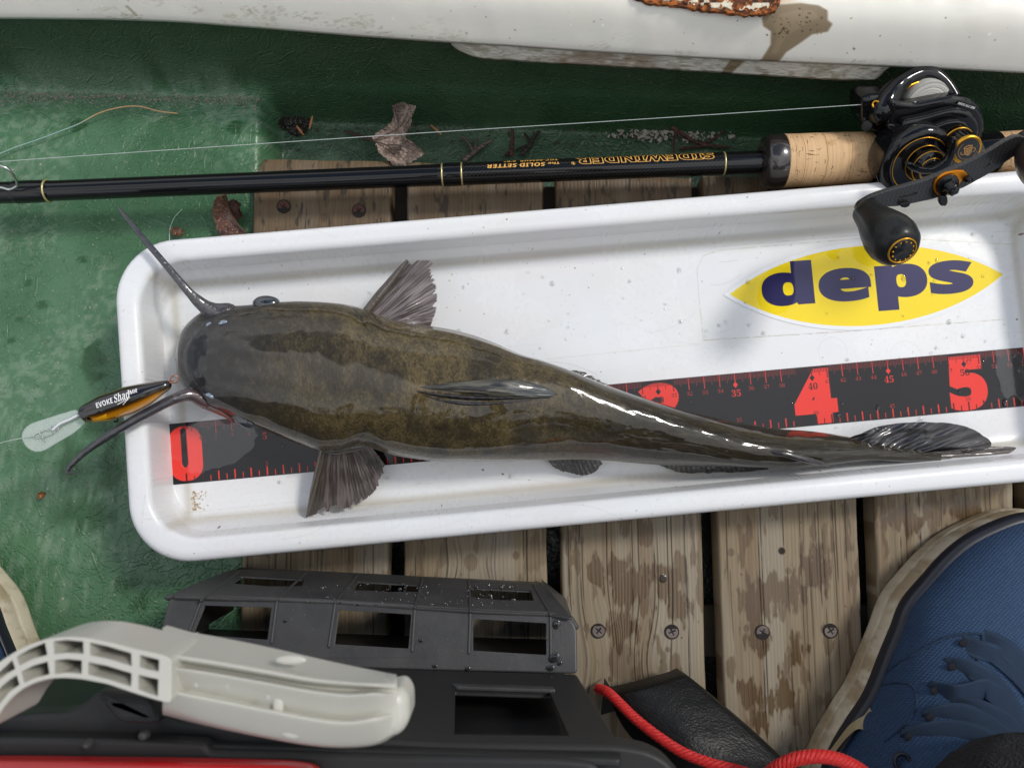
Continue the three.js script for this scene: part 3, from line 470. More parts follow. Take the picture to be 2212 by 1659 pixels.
{ // water beads on the tray
  const R = rng(77), l = [];
  const bead = (s, t, r, h = 0.3) => { const g = new THREE.SphereGeometry(r, 12, 6, 0, 7, 0, Math.PI / 2); g.scale(1, h, 1 + R() * 0.5); const q = trayP(s, t, 0.0006); g.translate(q.x, q.y, q.z); l.push(g); };
  for (let k = 0; k < 170; k++) { const s = lerp(TS0 + 0.04, TS1 - 0.04, R()), t = lerp(TT0 + 0.03, TT1 - 0.03, R()); bead(s, t, 0.0004 + R() * R() * 0.0014); }
  for (const [x, y, r] of [[2172, 870, 7], [2092, 780, 4], [2200, 800, 5], [2190, 770, 4], [1897, 881, 5]]) { const [s, t] = trayST(x, y, 0); bead(s, t, r / 3300, 0.45); }
  const film = (x, y, a, b, seed) => { const [s0, t0] = trayST(x, y, 0), p = [], n = 46; for (let k = 0; k < n; k++) { const w = k / n * 6.2832, r = 0.55 + 0.9 * fbm(Math.cos(w) * 1.6 + seed, Math.sin(w) * 1.6, 4, seed); p.push(new THREE.Vector2(s0 + Math.cos(w) * a / 3400 * r, t0 + Math.sin(w) * b / 3400 * r)); }
    const g = new THREE.ExtrudeGeometry(shapeOf(p, 0.001), { depth: 0.0002, bevelEnabled: true, bevelThickness: 0.0003, bevelSize: 0.0008, bevelOffset: -0.0008, bevelSegments: 3, curveSegments: 3 }); g.translate(0, 0, 0.0009); g.applyMatrix4(basis(TR.S, TR.T, TR.N, TR.O)); for (const k of ['position', 'normal', 'uv']) { const a = g.attributes[k], n = a.itemSize; for (let i = 0; i < a.count; i += 3) for (let e = 0; e < n; e++) { const t = a.array[i * n + e]; a.array[i * n + e] = a.array[(i + 1) * n + e]; a.array[(i + 1) * n + e] = t; } } return g; };
  add('water_film', merge([film(450, 960, 90, 60, 3), film(2184, 800, 34, 70, 23)]), mat({ transmission: 1, roughness: 0, ior: 1.33, thickness: 0 }), tray);
  const m = add('water_drops', merge(l), mat({ transmission: 1, roughness: 0.02, ior: 1.33, thickness: 0.002 }), tray); m.userData.kind = 'stuff';
}
// ================================================================ the catfish
const fish = thing('catfish', 'live wet olive-brown catfish with long dark whiskers lying belly down in the white tray', 'fish', trayP(0.2, 0.03, 0));
const fishTop = curve1([[378.5, 777], [379, 762], [380, 752], [384, 734], [390, 718], [398, 705], [408, 694], [422, 682], [438, 671], [454, 664], [483, 661], [519, 660], [550, 658], [603, 653], [640, 651], [676, 652], [736, 656], [784, 666], [810, 677], [840, 690], [880, 699], [933, 706], [970, 712], [1007, 721], [1066, 743], [1125, 772], [1169, 787], [1228, 811], [1290, 834], [1325, 845], [1397, 867], [1470, 886], [1542, 901], [1614, 915], [1690, 927], [1735, 930], [1799, 937], [1850, 945], [1900, 958], [1960, 968], [2030, 978]]);
const fishBot = curve1([[378.5, 777], [379, 792], [380, 800], [384, 815], [390, 828], [398, 840], [408, 852], [422, 864], [438, 875], [454, 882], [483, 893], [500, 901], [530, 914], [550, 922], [600, 943], [647, 960], [693, 974], [730, 973], [763, 964], [785, 962], [800, 967], [840, 981], [874, 988], [962, 997], [1051, 997], [1169, 994.5], [1240, 993], [1301, 995], [1421, 1004], [1566, 1008], [1690, 1009], [1735, 1006], [1794, 1001], [1876, 994], [1953, 998], [2030, 996]]);
const fishMid = curve1([[378, 0.02], [450, 0.023], [600, 0.026], [900, 0.027], [1200, 0.023], [1500, 0.019], [1800, 0.014], [2030, 0.011]]);   // height of the silhouette
const fishHigh = curve1([[378, 0.0], [380, 0.004], [384, 0.009], [398, 0.0135], [422, 0.018], [454, 0.0215], [519, 0.025], [603, 0.0275], [736, 0.031], [900, 0.036], [1050, 0.036], [1200, 0.033], [1500, 0.026], [1700, 0.0205], [1850, 0.013], [2030, 0.005]]);   // rise above it
const ridgeY = curve1([[378, 777], [450, 778], [600, 792], [750, 812], [918, 838], [1050, 846], [1198, 853], [1350, 897], [1500, 938], [1650, 977], [1735, 989], [1800, 985], [1900, 985], [2030, 990]]);
const fishStations = []; { const N = 640; for (let i = 0; i <= N; i++) { const u = i / N; fishStations.push(378.5 + (u < 0.2 ? 56 * Math.pow(u / 0.2, 2.1) : lerp(56, 2030 - 378.5, Math.pow((u - 0.2) / 0.8, 1.02)))); } }
const fishRow = px => {
  const hm = fishMid(px), L = trayAt(px, fishTop(px), hm), B = trayAt(px, fishBot(px), hm), C = L.clone().add(B).multiplyScalar(0.5), e = B.clone().sub(L).multiplyScalar(0.5), hi = fishHigh(px);
  const K = trayAt(px, ridgeY(px), hm + hi), off = K.clone().sub(C); off.addScaledVector(TR.N, -off.dot(TR.N)); const lim = e.length() * 0.55; if (off.length() > lim) off.setLength(lim);
  return { C, e, hi, lo: hm - 0.0006, off };
};
const fishPoint = (row, px, a) => {                                     // a: 0..1 round the body, 0 = picture-top side, .25 = back, .5 = viewer side, .75 = belly
  const t = a * 2 * Math.PI, c = Math.cos(t), s = Math.sin(t);
  const pw = sst(1000, 1500, px), ex = lerp(0.82, 0.94, pw), x = Math.sign(c) * Math.pow(Math.abs(c), ex), up = s >= 0 ? Math.pow(s, lerp(1.08, 1.0, pw)) : -Math.pow(-s, 0.8);
  const p = row.C.clone().addScaledVector(row.e, -x);
  if (s >= 0) p.addScaledVector(row.off, up).addScaledVector(TR.N, row.hi * up); else p.addScaledVector(TR.N, row.lo * up);
  // groove along the crown, cheeks and gill cover
  if (s > 0) { const g = Math.exp(-Math.pow((a - 0.25) / 0.02, 2)) * sst(430, 520, px) * (1 - sst(600, 760, px)); p.addScaledVector(TR.N, -0.0007 * g);
    const gill = Math.exp(-Math.pow((px - 748 - 60 * Math.sin(t)) / 16, 2)) * Math.exp(-Math.pow((Math.abs(a - 0.25) - 0.17) / 0.07, 2)); p.addScaledVector(TR.N, -0.0014 * gill);
    const eyeB = Math.exp(-Math.pow((px - 574) / 34, 2)) * Math.exp(-Math.pow((a - 0.035) / 0.05, 2)) + Math.exp(-Math.pow((px - 528) / 30, 2)) * Math.exp(-Math.pow((a - 0.455) / 0.05, 2)); p.addScaledVector(TR.N, 0.0016 * eyeB);
    const fold = Math.exp(-Math.pow((a - (0.08 + (px - 900) * 0.00012)) / 0.012, 2)) * sst(850, 960, px) * (1 - sst(1120, 1250, px)); p.addScaledVector(TR.N, 0.0011 * fold - 0.0008 * Math.exp(-Math.pow((a - (0.052 + (px - 900) * 0.00012)) / 0.014, 2)) * sst(850, 960, px) * (1 - sst(1120, 1250, px)));
  }
  if (s > -0.5) { const w = clamp(hiScale(px)); p.addScaledVector(TR.N, w * (0.0011 * (fbm(px * 0.012, a * 16, 3, 91) - 0.5) + (0.00016 + 0.00014 * sst(1100, 1350, px)) * (fbm(px * 0.035, a * 60, 3, 97) - 0.5))); }
  return p;
};
const hiScale = px => sst(378, 420, px);
const fishSkin = (u, a) => {                                            // colour by place: u 0 snout .. 1 tail, a round the body
  const px = 378 + u * 1652, X = u * 50, Y = a * 20;
  const big = fbm(X * 0.7, Y * 0.6, 4, 2), mid = fbm(X * 2.6, Y * 2.6, 5, 6), fine = fbm(X * 10, Y * 10, 3, 12), speck = noise(X * 20, Y * 20, 33);
  const dark = [0.017, 0.014, 0.011], olive = [0.078, 0.06, 0.027], gold = [0.165, 0.118, 0.046], pale = [0.2, 0.18, 0.125], snout = [0.028, 0.027, 0.028];
  const gm = Math.exp(-Math.pow((px - 950) / 330, 2)) * sst(0.3, 0.62, big + 0.12);
  let c = mix3(dark, olive, clamp(0.3 + 0.5 * (mid - 0.4) + 0.5 * (fine - 0.5) + 0.35 * gm));
  c = mix3(c, gold, gm * sst(0.38, 0.8, 0.3 * mid + 0.35 * fine + 0.35 * big + 0.15 * (speck - 0.5)) * 0.85);
  c = mix3(c, [0.09, 0.075, 0.05], sst(0.55, 0.75, fine) * sst(0.4, 0.6, mid) * 0.4);
  if (speck > 0.76) c = mix3(c, [0.26, 0.21, 0.12], (speck - 0.76) * 1.7 * (0.25 + gm));
  if (speck < 0.22) c = mix3(c, [0.008, 0.007, 0.006], (0.22 - speck) * 2);
  c = mix3(c, mix3(snout, [0.055, 0.052, 0.05], sst(0.5, 0.7, mid) * 0.6), 1 - sst(410, 660, px + 90 * (mid - 0.5)));
  c = mix3(c, dark, sst(1150, 1500, px) * 0.45);
  // flanks pale towards the belly
  const side = a < 0.25 ? sst(0.085, -0.02, a) : a <= 0.5 ? sst(0.425, 0.52, a) : 1, fl = sst(470, 760, px) * (a > 0.25 && a < 0.6 ? 0.5 : 0.85);
  c = mix3(c, mix3(olive, pale, 0.5 + 0.5 * mid), side * fl * 0.75 * (1 - 0.5 * sst(1300, 1700, px)));
  if (a > 0.55 && a < 0.95) c = mix3(c, [0.42, 0.4, 0.35], sst(0.55, 0.63, a) * (1 - sst(0.87, 0.95, a)) * sst(430, 560, px));
  const tt = a * 6.2832, gl = (a < 0.25 ? sst(0.02, 0.06, a) * (1 - sst(0.12, 0.17, a)) : sst(0.33, 0.38, a) * (1 - sst(0.46, 0.5, a))) * Math.exp(-Math.pow((px - 742 - 62 * Math.sin(tt) + 8 * (mid - 0.5)) / 4, 2)); c = mix3(c, [0.012, 0.01, 0.008], gl * 0.75);
  const lat = Math.exp(-Math.pow((a - 0.44 + 0.00001 * (px - 900)) / 0.004, 2)) * sst(900, 1000, px) * (1 - sst(1800, 1900, px)); c = mix3(c, [0.014, 0.012, 0.009], lat * 0.6 * sst(0.35, 0.5, fine));
  const red = Math.exp(-Math.pow((px - 1290) / 60, 2) - Math.pow((a - 0.43) / 0.025, 2)); c = mix3(c, [0.12, 0.025, 0.015], red * 0.4);
  return c;
};
const fishBump = grayTex(1536, 512, (u, a) => { const X = u * 50, Y = a * 20; return 0.4 * fbm(X * 2.2, Y * 2.5, 4, 3) + 0.35 * fbm(X * 7, Y * 10, 3, 8) + 0.25 * noise(X * 26, Y * 20, 4); });
const slime = grayTex(1024, 512, (u, a) => { const X = u * 50, Y = a * 20, w = sst(0.36, 0.42, fbm(X * 1.1, Y * 1.6, 5, 71)); return lerp(0.12, 0.03, w) + 0.05 * noise(X * 20, Y * 20, 3); });
const skin = mat({ map: colorTex(1600, 640, fishSkin), bumpMap: fishBump, bumpScale: 0.00022, roughness: 0.5, specularIntensity: 0.1, clearcoat: 1, clearcoatRoughness: 1, clearcoatRoughnessMap: slime });
{
  const N = fishStations.length - 1, rows = fishStations.map(fishRow), M = 200;
  add('body', grid(N, M, (u, v) => { const i = Math.round(u * N); return fishPoint(rows[i], fishStations[i], v); }, { wrapV: true, flip: false, uv: (p, u, v) => [(fishStations[Math.round(u * N)] - 378) / 1652, v] }), skin, fish);
}
const fishSurf = (px, a) => fishPoint(fishRow(px), px, a);
{ // eyes
  const eyeM = mat({ map: colorTex(128, 128, (u, v) => { const d = Math.hypot(u - 0.5, v - 0.5) * 2; return mix3([0.012, 0.014, 0.018], [0.04, 0.046, 0.055], sst(0.25, 0.5, fbm(u * 7, v * 7, 4, 2)) * 0.8); }), roughness: 0.12, clearcoat: 1, clearcoatRoughness: 0.02 }), rimM = mat({ color: [0.1, 0.125, 0.15], roughness: 0.3, clearcoat: 1, clearcoatRoughness: 0.05 });
  for (const [px, py, h, rx, rz, rot, ty] of [[574, 654, 0.033, 0.0077, 0.0046, 0.02, -0.9], [526, 907, 0.032, 0.0076, 0.0047, 0.62, 0.9]]) {
    const o = trayAt(px, py, h), g = new THREE.SphereGeometry(1, 28, 18); g.scale(rx, 0.0036, rz); g.rotateX(ty * 0.5); g.rotateY(-rot); g.translate(o.x, o.y, o.z);
    const e = add('eye', g, eyeM, fish), t = new THREE.TorusGeometry(1, 0.05, 10, 40); t.rotateX(Math.PI / 2); t.scale(rx * 1.0, 0.006, rz * 1.06); t.rotateX(ty * 0.5); t.rotateY(-rot); t.translate(o.x, o.y - 0.0002, o.z); add('eyelid', t, rimM, e);
  }
  const nos = mat({ color: [0.2, 0.25, 0.32], roughness: 0.25, clearcoat: 1, clearcoatRoughness: 0.03 });
  for (const [px, py, a, rot, r] of [[482, 698, 0.11, 0.1, 1], [450, 702, 0.1, 0.5, 0.7], [454, 856, 0.4, -0.7, 1], [416, 845, 0.37, -1.1, 0.75]]) {
    const o = fishNear(px, py), g = merge([ball(V(0, 0, 0), 0.0024 * r, 0.0011 * r, 0.0013 * r, 12), ball(V(-0.0016 * r, 0.0003, 0.0008 * r), 0.0013 * r, 0.0012 * r, 0.0009 * r, 10)]); g.rotateY(rot); g.translate(o.x, o.y + 0.0002, o.z); add('nostril', g, nos, fish);
  }
}
function fishNear(px, py) {                                             // where a picture ray meets the back
  let best = null, bd = 1e9; const d = ray(px, py).normalize(); for (let q = px - 30; q <= px + 30; q += 5) { const r = fishRow(q); for (let a = 0; a <= 0.5; a += 0.01) { const p = fishPoint(r, q, a), w = p.clone().sub(EYE), k = w.clone().addScaledVector(d, -w.dot(d)).length(); if (k < bd) { bd = k; best = p; } } }
  return best;
}
const barbelM = mat({ vertexColors: true, roughness: 0.32, clearcoat: 1, clearcoatRoughness: 0.08, bumpMap: grayTex(256, 64, (u, v) => fbm(u * 60, v * 12, 4, 5)), bumpScale: 0.0006 });
const bcol = red => (t, v) => { const n = fbm(t * 30, v * 6, 3, 9); return mix3(mix3([0.028, 0.028, 0.034], [0.07, 0.07, 0.08], n * n), [0.17, 0.05, 0.035], red * Math.max(0, 1 - t * 3.2) * (0.55 + 0.45 * Math.sin(v * 6.28 + 0.6))); };
{
  const P = l => l.map(([x, y, h]) => trayAt(x, y, h)), px = 1 / 3480;
  add('barbel', sweep(P([[492, 676, 0.03], [458, 672, 0.0325], [432, 655, 0.0355], [409, 633, 0.038], [379, 598, 0.0405], [352, 566, 0.042], [328, 538, 0.0425], [300, 505, 0.042], [275, 474, 0.0405], [254, 449, 0.039]]), [21, 18, 13, 9.2, 7.6, 6.8, 6.4, 5.8, 4.8, 3].map(r => r * px), { seg: 14, n: 90, flat: 0.75, color: bcol(0.06) }), barbelM, fish);
  add('barbel', sweep(P([[470, 884, 0.026], [440, 868, 0.0315], [409, 853, 0.0355], [374, 862, 0.0395], [324, 888, 0.0425], [274, 916, 0.043], [224, 947, 0.0415], [187, 973, 0.039], [162, 995, 0.0365], [148, 1011, 0.0345], [145, 1020, 0.034], [157, 1021, 0.034]]), [8, 12, 13, 11, 10, 9.6, 8.4, 7, 6, 4.8, 4, 2.4].map(r => r * px), { seg: 14, n: 110, flat: 0.8, color: bcol(0.5) }), barbelM, fish);
  add('mouth_fold', sweep(P([[414, 858, 0.03], [440, 872, 0.03], [466, 885, 0.0295], [500, 906, 0.0275]]), [9, 10, 8, 3].map(r => r * px), { seg: 12, n: 40, flat: 0.7, color: (t, v) => mix3([0.06, 0.05, 0.05], [0.24, 0.05, 0.03], sst(0.35, 0.9, t + 0.3 * (fbm(t * 20, v * 8, 3, 4) - 0.5))) }), barbelM, fish);
}
// fins: a fan of rays between a root line and an outer edge
function fin(name, root, outer, o = {}) {
  const { rays = 26, ripple = 0.0007, lump = 0.003, seed = 1, m = finM, jag = 0.03, spine = 0 } = o, rc = new THREE.CatmullRomCurve3(root.map(q => trayAt(...q)), false, 'centripetal'), oc = new THREE.CatmullRomCurve3(outer.map(q => trayAt(...q)), false, 'centripetal', 0.5);
  const nu = rays * 6, nv = 26;
  const f = side => (u, v) => {
    const ph = u * rays, e = 1 - jag * (0.5 + 0.5 * Math.cos(ph * 2 * Math.PI * 2)) * sst(0.06, 0.2, u) - 0.05 * jag / 0.018 * sst(0.45, 0.7, fbm(ph * 0.9, 2, 3, seed)), a = rc.getPointAt(u), b = oc.getPointAt(u), p = a.lerp(b, v * e);
    const w = Math.sin(Math.PI * Math.min(1, v * 1.2 + 0.1)), ridge = Math.pow(0.5 + 0.5 * Math.cos(ph * 2 * Math.PI), 2) * ripple * (1 - 0.5 * v) + lump * (fbm(u * 5, v * 1.4, 3, seed + 5) - 0.5) * w + ripple * 0.7 * (fbm(u * rays * 1.7, v * 5, 2, seed + 8) - 0.5);
    return p.addScaledVector(TR.N, ridge + side * lerp(0.0007, 0.00015, v));
  };
  const g = merge([grid(nu, nv, f(1), { flip: false }), grid(nu, nv, f(-1), { flip: true })]), mesh = add(name, g, m, fish);
  if (o.base) add('fin_base', sweep(root.map(q => trayAt(q[0], q[1], q[2] + 0.0004)), [o.base * 0.7, o.base, o.base, o.base * 0.5], { seg: 12, n: 40, flat: 0.7, color: (t, v) => mix3([0.05, 0.042, 0.03], [0.1, 0.085, 0.06], fbm(t * 14, v * 5, 3, 3)) }), barbelM, mesh);
  if (spine) add('fin_spine', sweep([0, 0.3, 0.6, 0.85, 1].map(v => f(0)(0.012, v)), [1, 1, 0.85, 0.6, 0.25].map(k => k * spine), { seg: 10, n: 40, color: (t, v) => mix3([0.05, 0.037, 0.027], [0.09, 0.07, 0.05], fbm(t * 20, v * 5, 3, 2)) }), barbelM, mesh);
  return mesh;
}
const finTex = (a, b, seed, lead = 0) => colorTex(512, 128, (u, v) => { const s = fbm((u + 0.03 * (fbm(u * 8, v * 3, 2, seed + 9) - 0.5)) * 34, v * 2.6, 4, seed), q = fbm(u * 110, v * 4, 3, seed + 4); return mix3(mix3(a, b, sst(0.38, 0.68, s)), [a[0] * 0.35, a[1] * 0.35, a[2] * 0.35], sst(0.56, 0.74, q) * 0.6).map((k, i) => lerp(k, [0.05, 0.036, 0.028][i], lead * (1 - sst(0.12, 0.2, u + 0.03 * s)))); });
const finM = mat({ map: finTex([0.1, 0.08, 0.076], [0.27, 0.225, 0.23], 4, 1), roughness: 0.4, transmission: 0.15, thickness: 0, clearcoat: 0.9, clearcoatRoughness: 0.1 });
const finDark = mat({ map: finTex([0.012, 0.01, 0.01], [0.045, 0.036, 0.036], 8), roughness: 0.35, clearcoat: 1, clearcoatRoughness: 0.05 });
const tailM = mat({ map: finTex([0.014, 0.012, 0.014], [0.03, 0.026, 0.03], 28), roughness: 0.35, clearcoat: 1, clearcoatRoughness: 0.04 });
const finBrown = mat({ map: finTex([0.05, 0.038, 0.032], [0.14, 0.108, 0.1], 14, 1), roughness: 0.4, transmission: 0.12, thickness: 0, clearcoat: 0.9, clearcoatRoughness: 0.1 });
fin('pectoral_fin', [[792, 672, 0.03], [806, 688, 0.029], [826, 700, 0.027], [852, 706, 0.025]], [[876, 563, 0.032], [898, 562, 0.032], [935, 564, 0.03], [939, 598, 0.026], [945, 632, 0.022], [943, 668, 0.019], [931, 704, 0.016]], { rays: 22, seed: 3, lump: 0.007, base: 0.003, spine: 0.0028, ripple: 0.00028 });
fin('pectoral_fin', [[697, 968, 0.024], [722, 972, 0.024], [760, 966, 0.024], [798, 960, 0.022]], [[660, 1117, 0.012], [684, 1111, 0.012], [722, 1105, 0.012], [768, 1092, 0.011], [806, 1066, 0.01], [826, 1034, 0.01], [831, 1004, 0.012]], { rays: 26, seed: 9, lump: 0.005, m: finBrown, base: 0.003, spine: 0.0022, ripple: 0.00028 });
fin('pelvic_fin', [[1196, 806, 0.012], [1230, 826, 0.011], [1270, 842, 0.01]], [[1246, 801, 0.008], [1272, 806, 0.007], [1292, 818, 0.006], [1314, 830, 0.005], [1330, 850, 0.004]], { rays: 10, seed: 21, m: finDark, lump: 0.004, spine: 0.001 });
fin('pelvic_fin', [[1178, 988, 0.01], [1230, 985, 0.01], [1290, 985, 0.01]], [[1196, 1010, 0.006], [1226, 1023, 0.005], [1258, 1028, 0.005], [1282, 1022, 0.005], [1303, 1004, 0.006]], { rays: 12, seed: 27, m: finDark, lump: 0.003 });
fin('anal_fin', [[1418, 992, 0.008], [1500, 998, 0.007], [1580, 1000, 0.007], [1655, 1001, 0.007]], [[1425, 1006, 0.005], [1470, 1021, 0.004], [1560, 1022, 0.004], [1620, 1019, 0.004], [1660, 1014, 0.004]], { rays: 22, seed: 31, m: finDark, lump: 0.001 });
// tail: the flattened upper lobe and, edge-on below it, the lower one
fin('tail_fin', [[1835, 945, 0.017], [1870, 958, 0.017], [1905, 972, 0.016], [1950, 985, 0.014], [2010, 991, 0.012]], [[1892, 922, 0.019], [1952, 913, 0.02], [2030, 912, 0.021], [2082, 920, 0.02], [2118, 935, 0.019], [2142, 952, 0.018], [2143, 964, 0.017], [2120, 972, 0.016]], { rays: 8, seed: 41, m: tailM, lump: 0.012, ripple: 0.002, jag: 0.006 });
fin('tail_fin', [[1870, 985, 0.014], [1920, 990, 0.013], [1960, 996, 0.011]], [[2090, 972, 0.017], [2144, 964, 0.016], [2203, 968, 0.015], [2170, 984, 0.013], [2110, 993, 0.011]], { rays: 6, seed: 45, m: finBrown, lump: 0.005, ripple: 0.0013, jag: 0.006 });
{ // folded dorsal fin and adipose fin
  const r = (px, e, h) => { const q = fishRow(px), p = fishPoint(q, px, 0.25); return p.addScaledVector(q.e.clone().normalize(), e).addScaledVector(TR.N, h); };
  const dm = mat({ map: colorTex(512, 64, (u, v) => { const s = fbm(u * 7, v * 26, 4, 6); return mix3(mix3([0.016, 0.016, 0.018], [0.13, 0.12, 0.085], sst(0.4, 0.66, s)), [0.03, 0.045, 0.055], sst(0.55, 0.9, u) * 0.6); }), roughness: 0.35, clearcoat: 1, clearcoatRoughness: 0.06, bumpMap: grayTex(256, 64, (u, v) => fbm(u * 5, v * 22, 3, 6)), bumpScale: 0.0012 });
  const wv = curve1([[0, 0.0004], [0.15, 0.0018], [0.45, 0.0042], [0.7, 0.0052], [0.9, 0.0034], [1, 0.0003]]);
  const g = grid(60, 28, (u, v) => { const px = lerp(905, 1206, u), a = v * 2 * Math.PI, w = wv(u), p = r(px, -0.0022 * Math.sin(u * 3) + w * Math.cos(a), -0.0004 + w * 0.62 * Math.sin(a) + 0.0014 * Math.sin(u * Math.PI)); return p.addScaledVector(TR.N, 0.0006 * (fbm(u * 3, v * 14, 3, 5) - 0.5)); }, { wrapV: true, uv: (p, u, v) => [u, v] });
  add('dorsal_fin', g, dm, fish);
  const g2 = grid(50, 12, (u, v) => { const px = lerp(900, 1190, u), w = 0.0035 * Math.sin(Math.PI * Math.pow(u, 0.7)); return r(px, 0.002 + w * (0.2 + 1.6 * v), 0.0006 + 0.0006 * Math.sin(v * 9) - v * v * 0.0016); }, {});
  add('fin_membrane', g2, finDark, fish);
  const ad = sweep([[1655, 972], [1690, 979], [1740, 992], [1775, 1001], [1794, 1007]].map(([x, y], i) => trayAt(x, y, [0.037, 0.0395, 0.0375, 0.033, 0.03][i])), [0.0006, 0.0018, 0.0021, 0.0015, 0.0003], { seg: 14, n: 50, flat: 0.8 });
  add('adipose_fin', ad, finDark, fish);
}
// ================================================================ fishing rod
const blackGloss = mat({ color: [0.006, 0.006, 0.007], roughness: 0.3, specularIntensity: 0.05, clearcoat: 0.85, clearcoatRoughness: 0.03 });
const blackSatin = mat({ color: [0.014, 0.014, 0.015], roughness: 0.42, bumpMap: grayTex(128, 128, (u, v) => noise(u * 90, v * 90, 2)), bumpScale: 0.0001 });
const gold = mat({ color: rgb(226, 166, 52), metalness: 0.9, roughness: 0.3 }), paleGold = mat({ color: rgb(232, 214, 150), metalness: 0.7, roughness: 0.3 }), steelM = mat({ color: rgb(205, 205, 202), metalness: 0.95, roughness: 0.22 });
{
  const A = at(-260, 427, 0.020), B = at(2440, 317.5, 0.031), D = B.clone().sub(A), LEN = D.length(), AX = D.clone().normalize(), sc = px => 1757 / EYE.clone().sub(A.clone().addScaledVector(D, tOf(px))).dot(FWD.clone().negate());
  function tOf(px) { let a = 0, b = 1; for (let k = 0; k < 40; k++) { const m = (a + b) / 2, p = A.clone().addScaledVector(D, m).sub(EYE); (CX + p.dot(RIGHT) / p.dot(FWD) * FOC) < px ? a = m : b = m; } return (a + b) / 2; }
  const sideV = V(0, 0, -1).addScaledVector(AX, AX.z).normalize(), upV = sideV.clone().cross(AX).negate().normalize(); if (upV.y < 0) upV.negate();
  const lathe = (prof, o = {}) => { const pr = prof.map(([px, r]) => [tOf(px), r / sc(px)]); const n = o.n || prof.length - 1; const f = curve1(pr.map((p, i) => [i, p[1]])), ft = curve1(pr.map((p, i) => [i, p[0]]));
    return grid(n, o.seg || 40, (u, v) => { const i = o.smooth ? u * (pr.length - 1) : Math.round(u * n) * (pr.length - 1) / n, a = v * 2 * Math.PI, r = o.smooth ? f(i) : lerp(pr[Math.floor(i)][1], pr[Math.min(pr.length - 1, Math.ceil(i))][1], i % 1), t = o.smooth ? ft(i) : lerp(pr[Math.floor(i)][0], pr[Math.min(pr.length - 1, Math.ceil(i))][0], i % 1);
      return A.clone().addScaledVector(D, t).addScaledVector(sideV, Math.cos(a) * r).addScaledVector(upV, Math.sin(a) * r); }, { wrapV: true, flip: true, uv: (p, u, v) => [u, 1 - v] }); };
  const rod = thing('fishing_rod', 'long black fishing rod with cork grip and gold lettering lying above the white tray', 'fishing rod', at(1000, 380, 0.01));
  add('blank', lathe([[-260, 21.6], [0, 21.9], [500, 22.3], [960, 23], [1000, 23], [1570, 22.6], [1660, 22.4]], { n: 60 }), blackGloss, rod);
  const wrap = l => add('thread_wrap', lathe(l, { smooth: true, n: 40 }), blackGloss, rod);
  wrap([[-120, 21.5], [-90, 23], [28, 23.4], [36, 24.6], [70, 24.4], [98, 23.6], [110, 22]]); wrap([[945, 22.6], [956, 24.4], [968, 25.2], [988, 25], [1000, 24.4]]);
  for (const px of [103, 956, 998, 1563]) add('gold_ring', lathe([[px - 2, 22], [px - 1.7, 24.8], [px, 25.2], [px + 1.7, 24.8], [px + 2, 22]]), paleGold, rod);
  // printed carbon section
  const map = canvasTex(2048, 512, (x, W, H) => {
    x.fillStyle = 'rgb(17,17,17)'; x.fillRect(0, 0, W, H);
    for (let j = 0; j < H; j += 16) for (let i = 0; i < W; i += 16) { const e = (i / 16 + j / 16) % 2; x.fillStyle = e ? 'rgb(40,38,36)' : 'rgb(14,14,14)'; x.beginPath(); x.moveTo(i, j + 16); x.lineTo(i + 10, j); x.lineTo(i + 16, j); x.lineTo(i + 6, j + 16); x.fill(); }
    const X = px => (px - 1000) / 565 * W, G1 = 'rgb(236,180,92)';
    const put = (s, px, a, h, w, font, stroke) => { x.save(); x.translate(X(px), a * H); x.rotate(Math.PI); x.font = font; const m = x.measureText(s); x.transform(w / 565 * W / m.width, 0, 0.1, h * H / (m.actualBoundingBoxAscent || 70), 0, 0); if (stroke) { x.strokeStyle = G1; x.lineWidth = stroke; x.lineJoin = 'miter'; x.fillStyle = 'rgb(12,12,12)'; x.strokeText(s, 0, 0); x.fillText(s, 0, 0); } else { x.fillStyle = G1; x.fillText(s, 0, 0); } x.restore(); };
    put('SIDEWINDER', 1541, 0.105, 0.125, 292, 'bold 100px sans-serif', 9);
    put('®', 1243, 0.19, 0.05, 9, 'bold 100px sans-serif');
    put('The', 1211, 0.178, 0.04, 26, 'italic bold 100px sans-serif'); put('SOLID SETTER', 1180, 0.175, 0.062, 126, 'italic bold 100px sans-serif');
    put("TGC-66MHR  6'6\"", 1208, 0.088, 0.052, 118, 'italic bold 100px sans-serif');
  });
  add('printed_section', lathe([[1000, 24.1], [1280, 24.2], [1562, 24.2]], { n: 20, seg: 64 }), mat({ map, roughness: 0.3, specularIntensity: 0.05, clearcoat: 0.85, clearcoatRoughness: 0.03 }), rod, 'carbon weave section with gold lettering');
  const tube = lathe([[1562, 23.4], [1572, 24.4], [1650, 24.4]]); add('sleeve', tube, blackGloss, rod);
  add('winding_check', lathe([[1643, 22], [1644, 40], [1648, 51], [1655, 56], [1670, 57.5], [1690, 56.5], [1692, 50]], {}), mat({ color: [0.022, 0.017, 0.016], roughness: 0.25, clearcoat: 1, clearcoatRoughness: 0.06 }), rod);
  const R = rng(4), pits = []; for (let k = 0; k < 90; k++) pits.push([R(), R(), 0.004 + R() * 0.02, 0.002 + R() * 0.012, R()]);
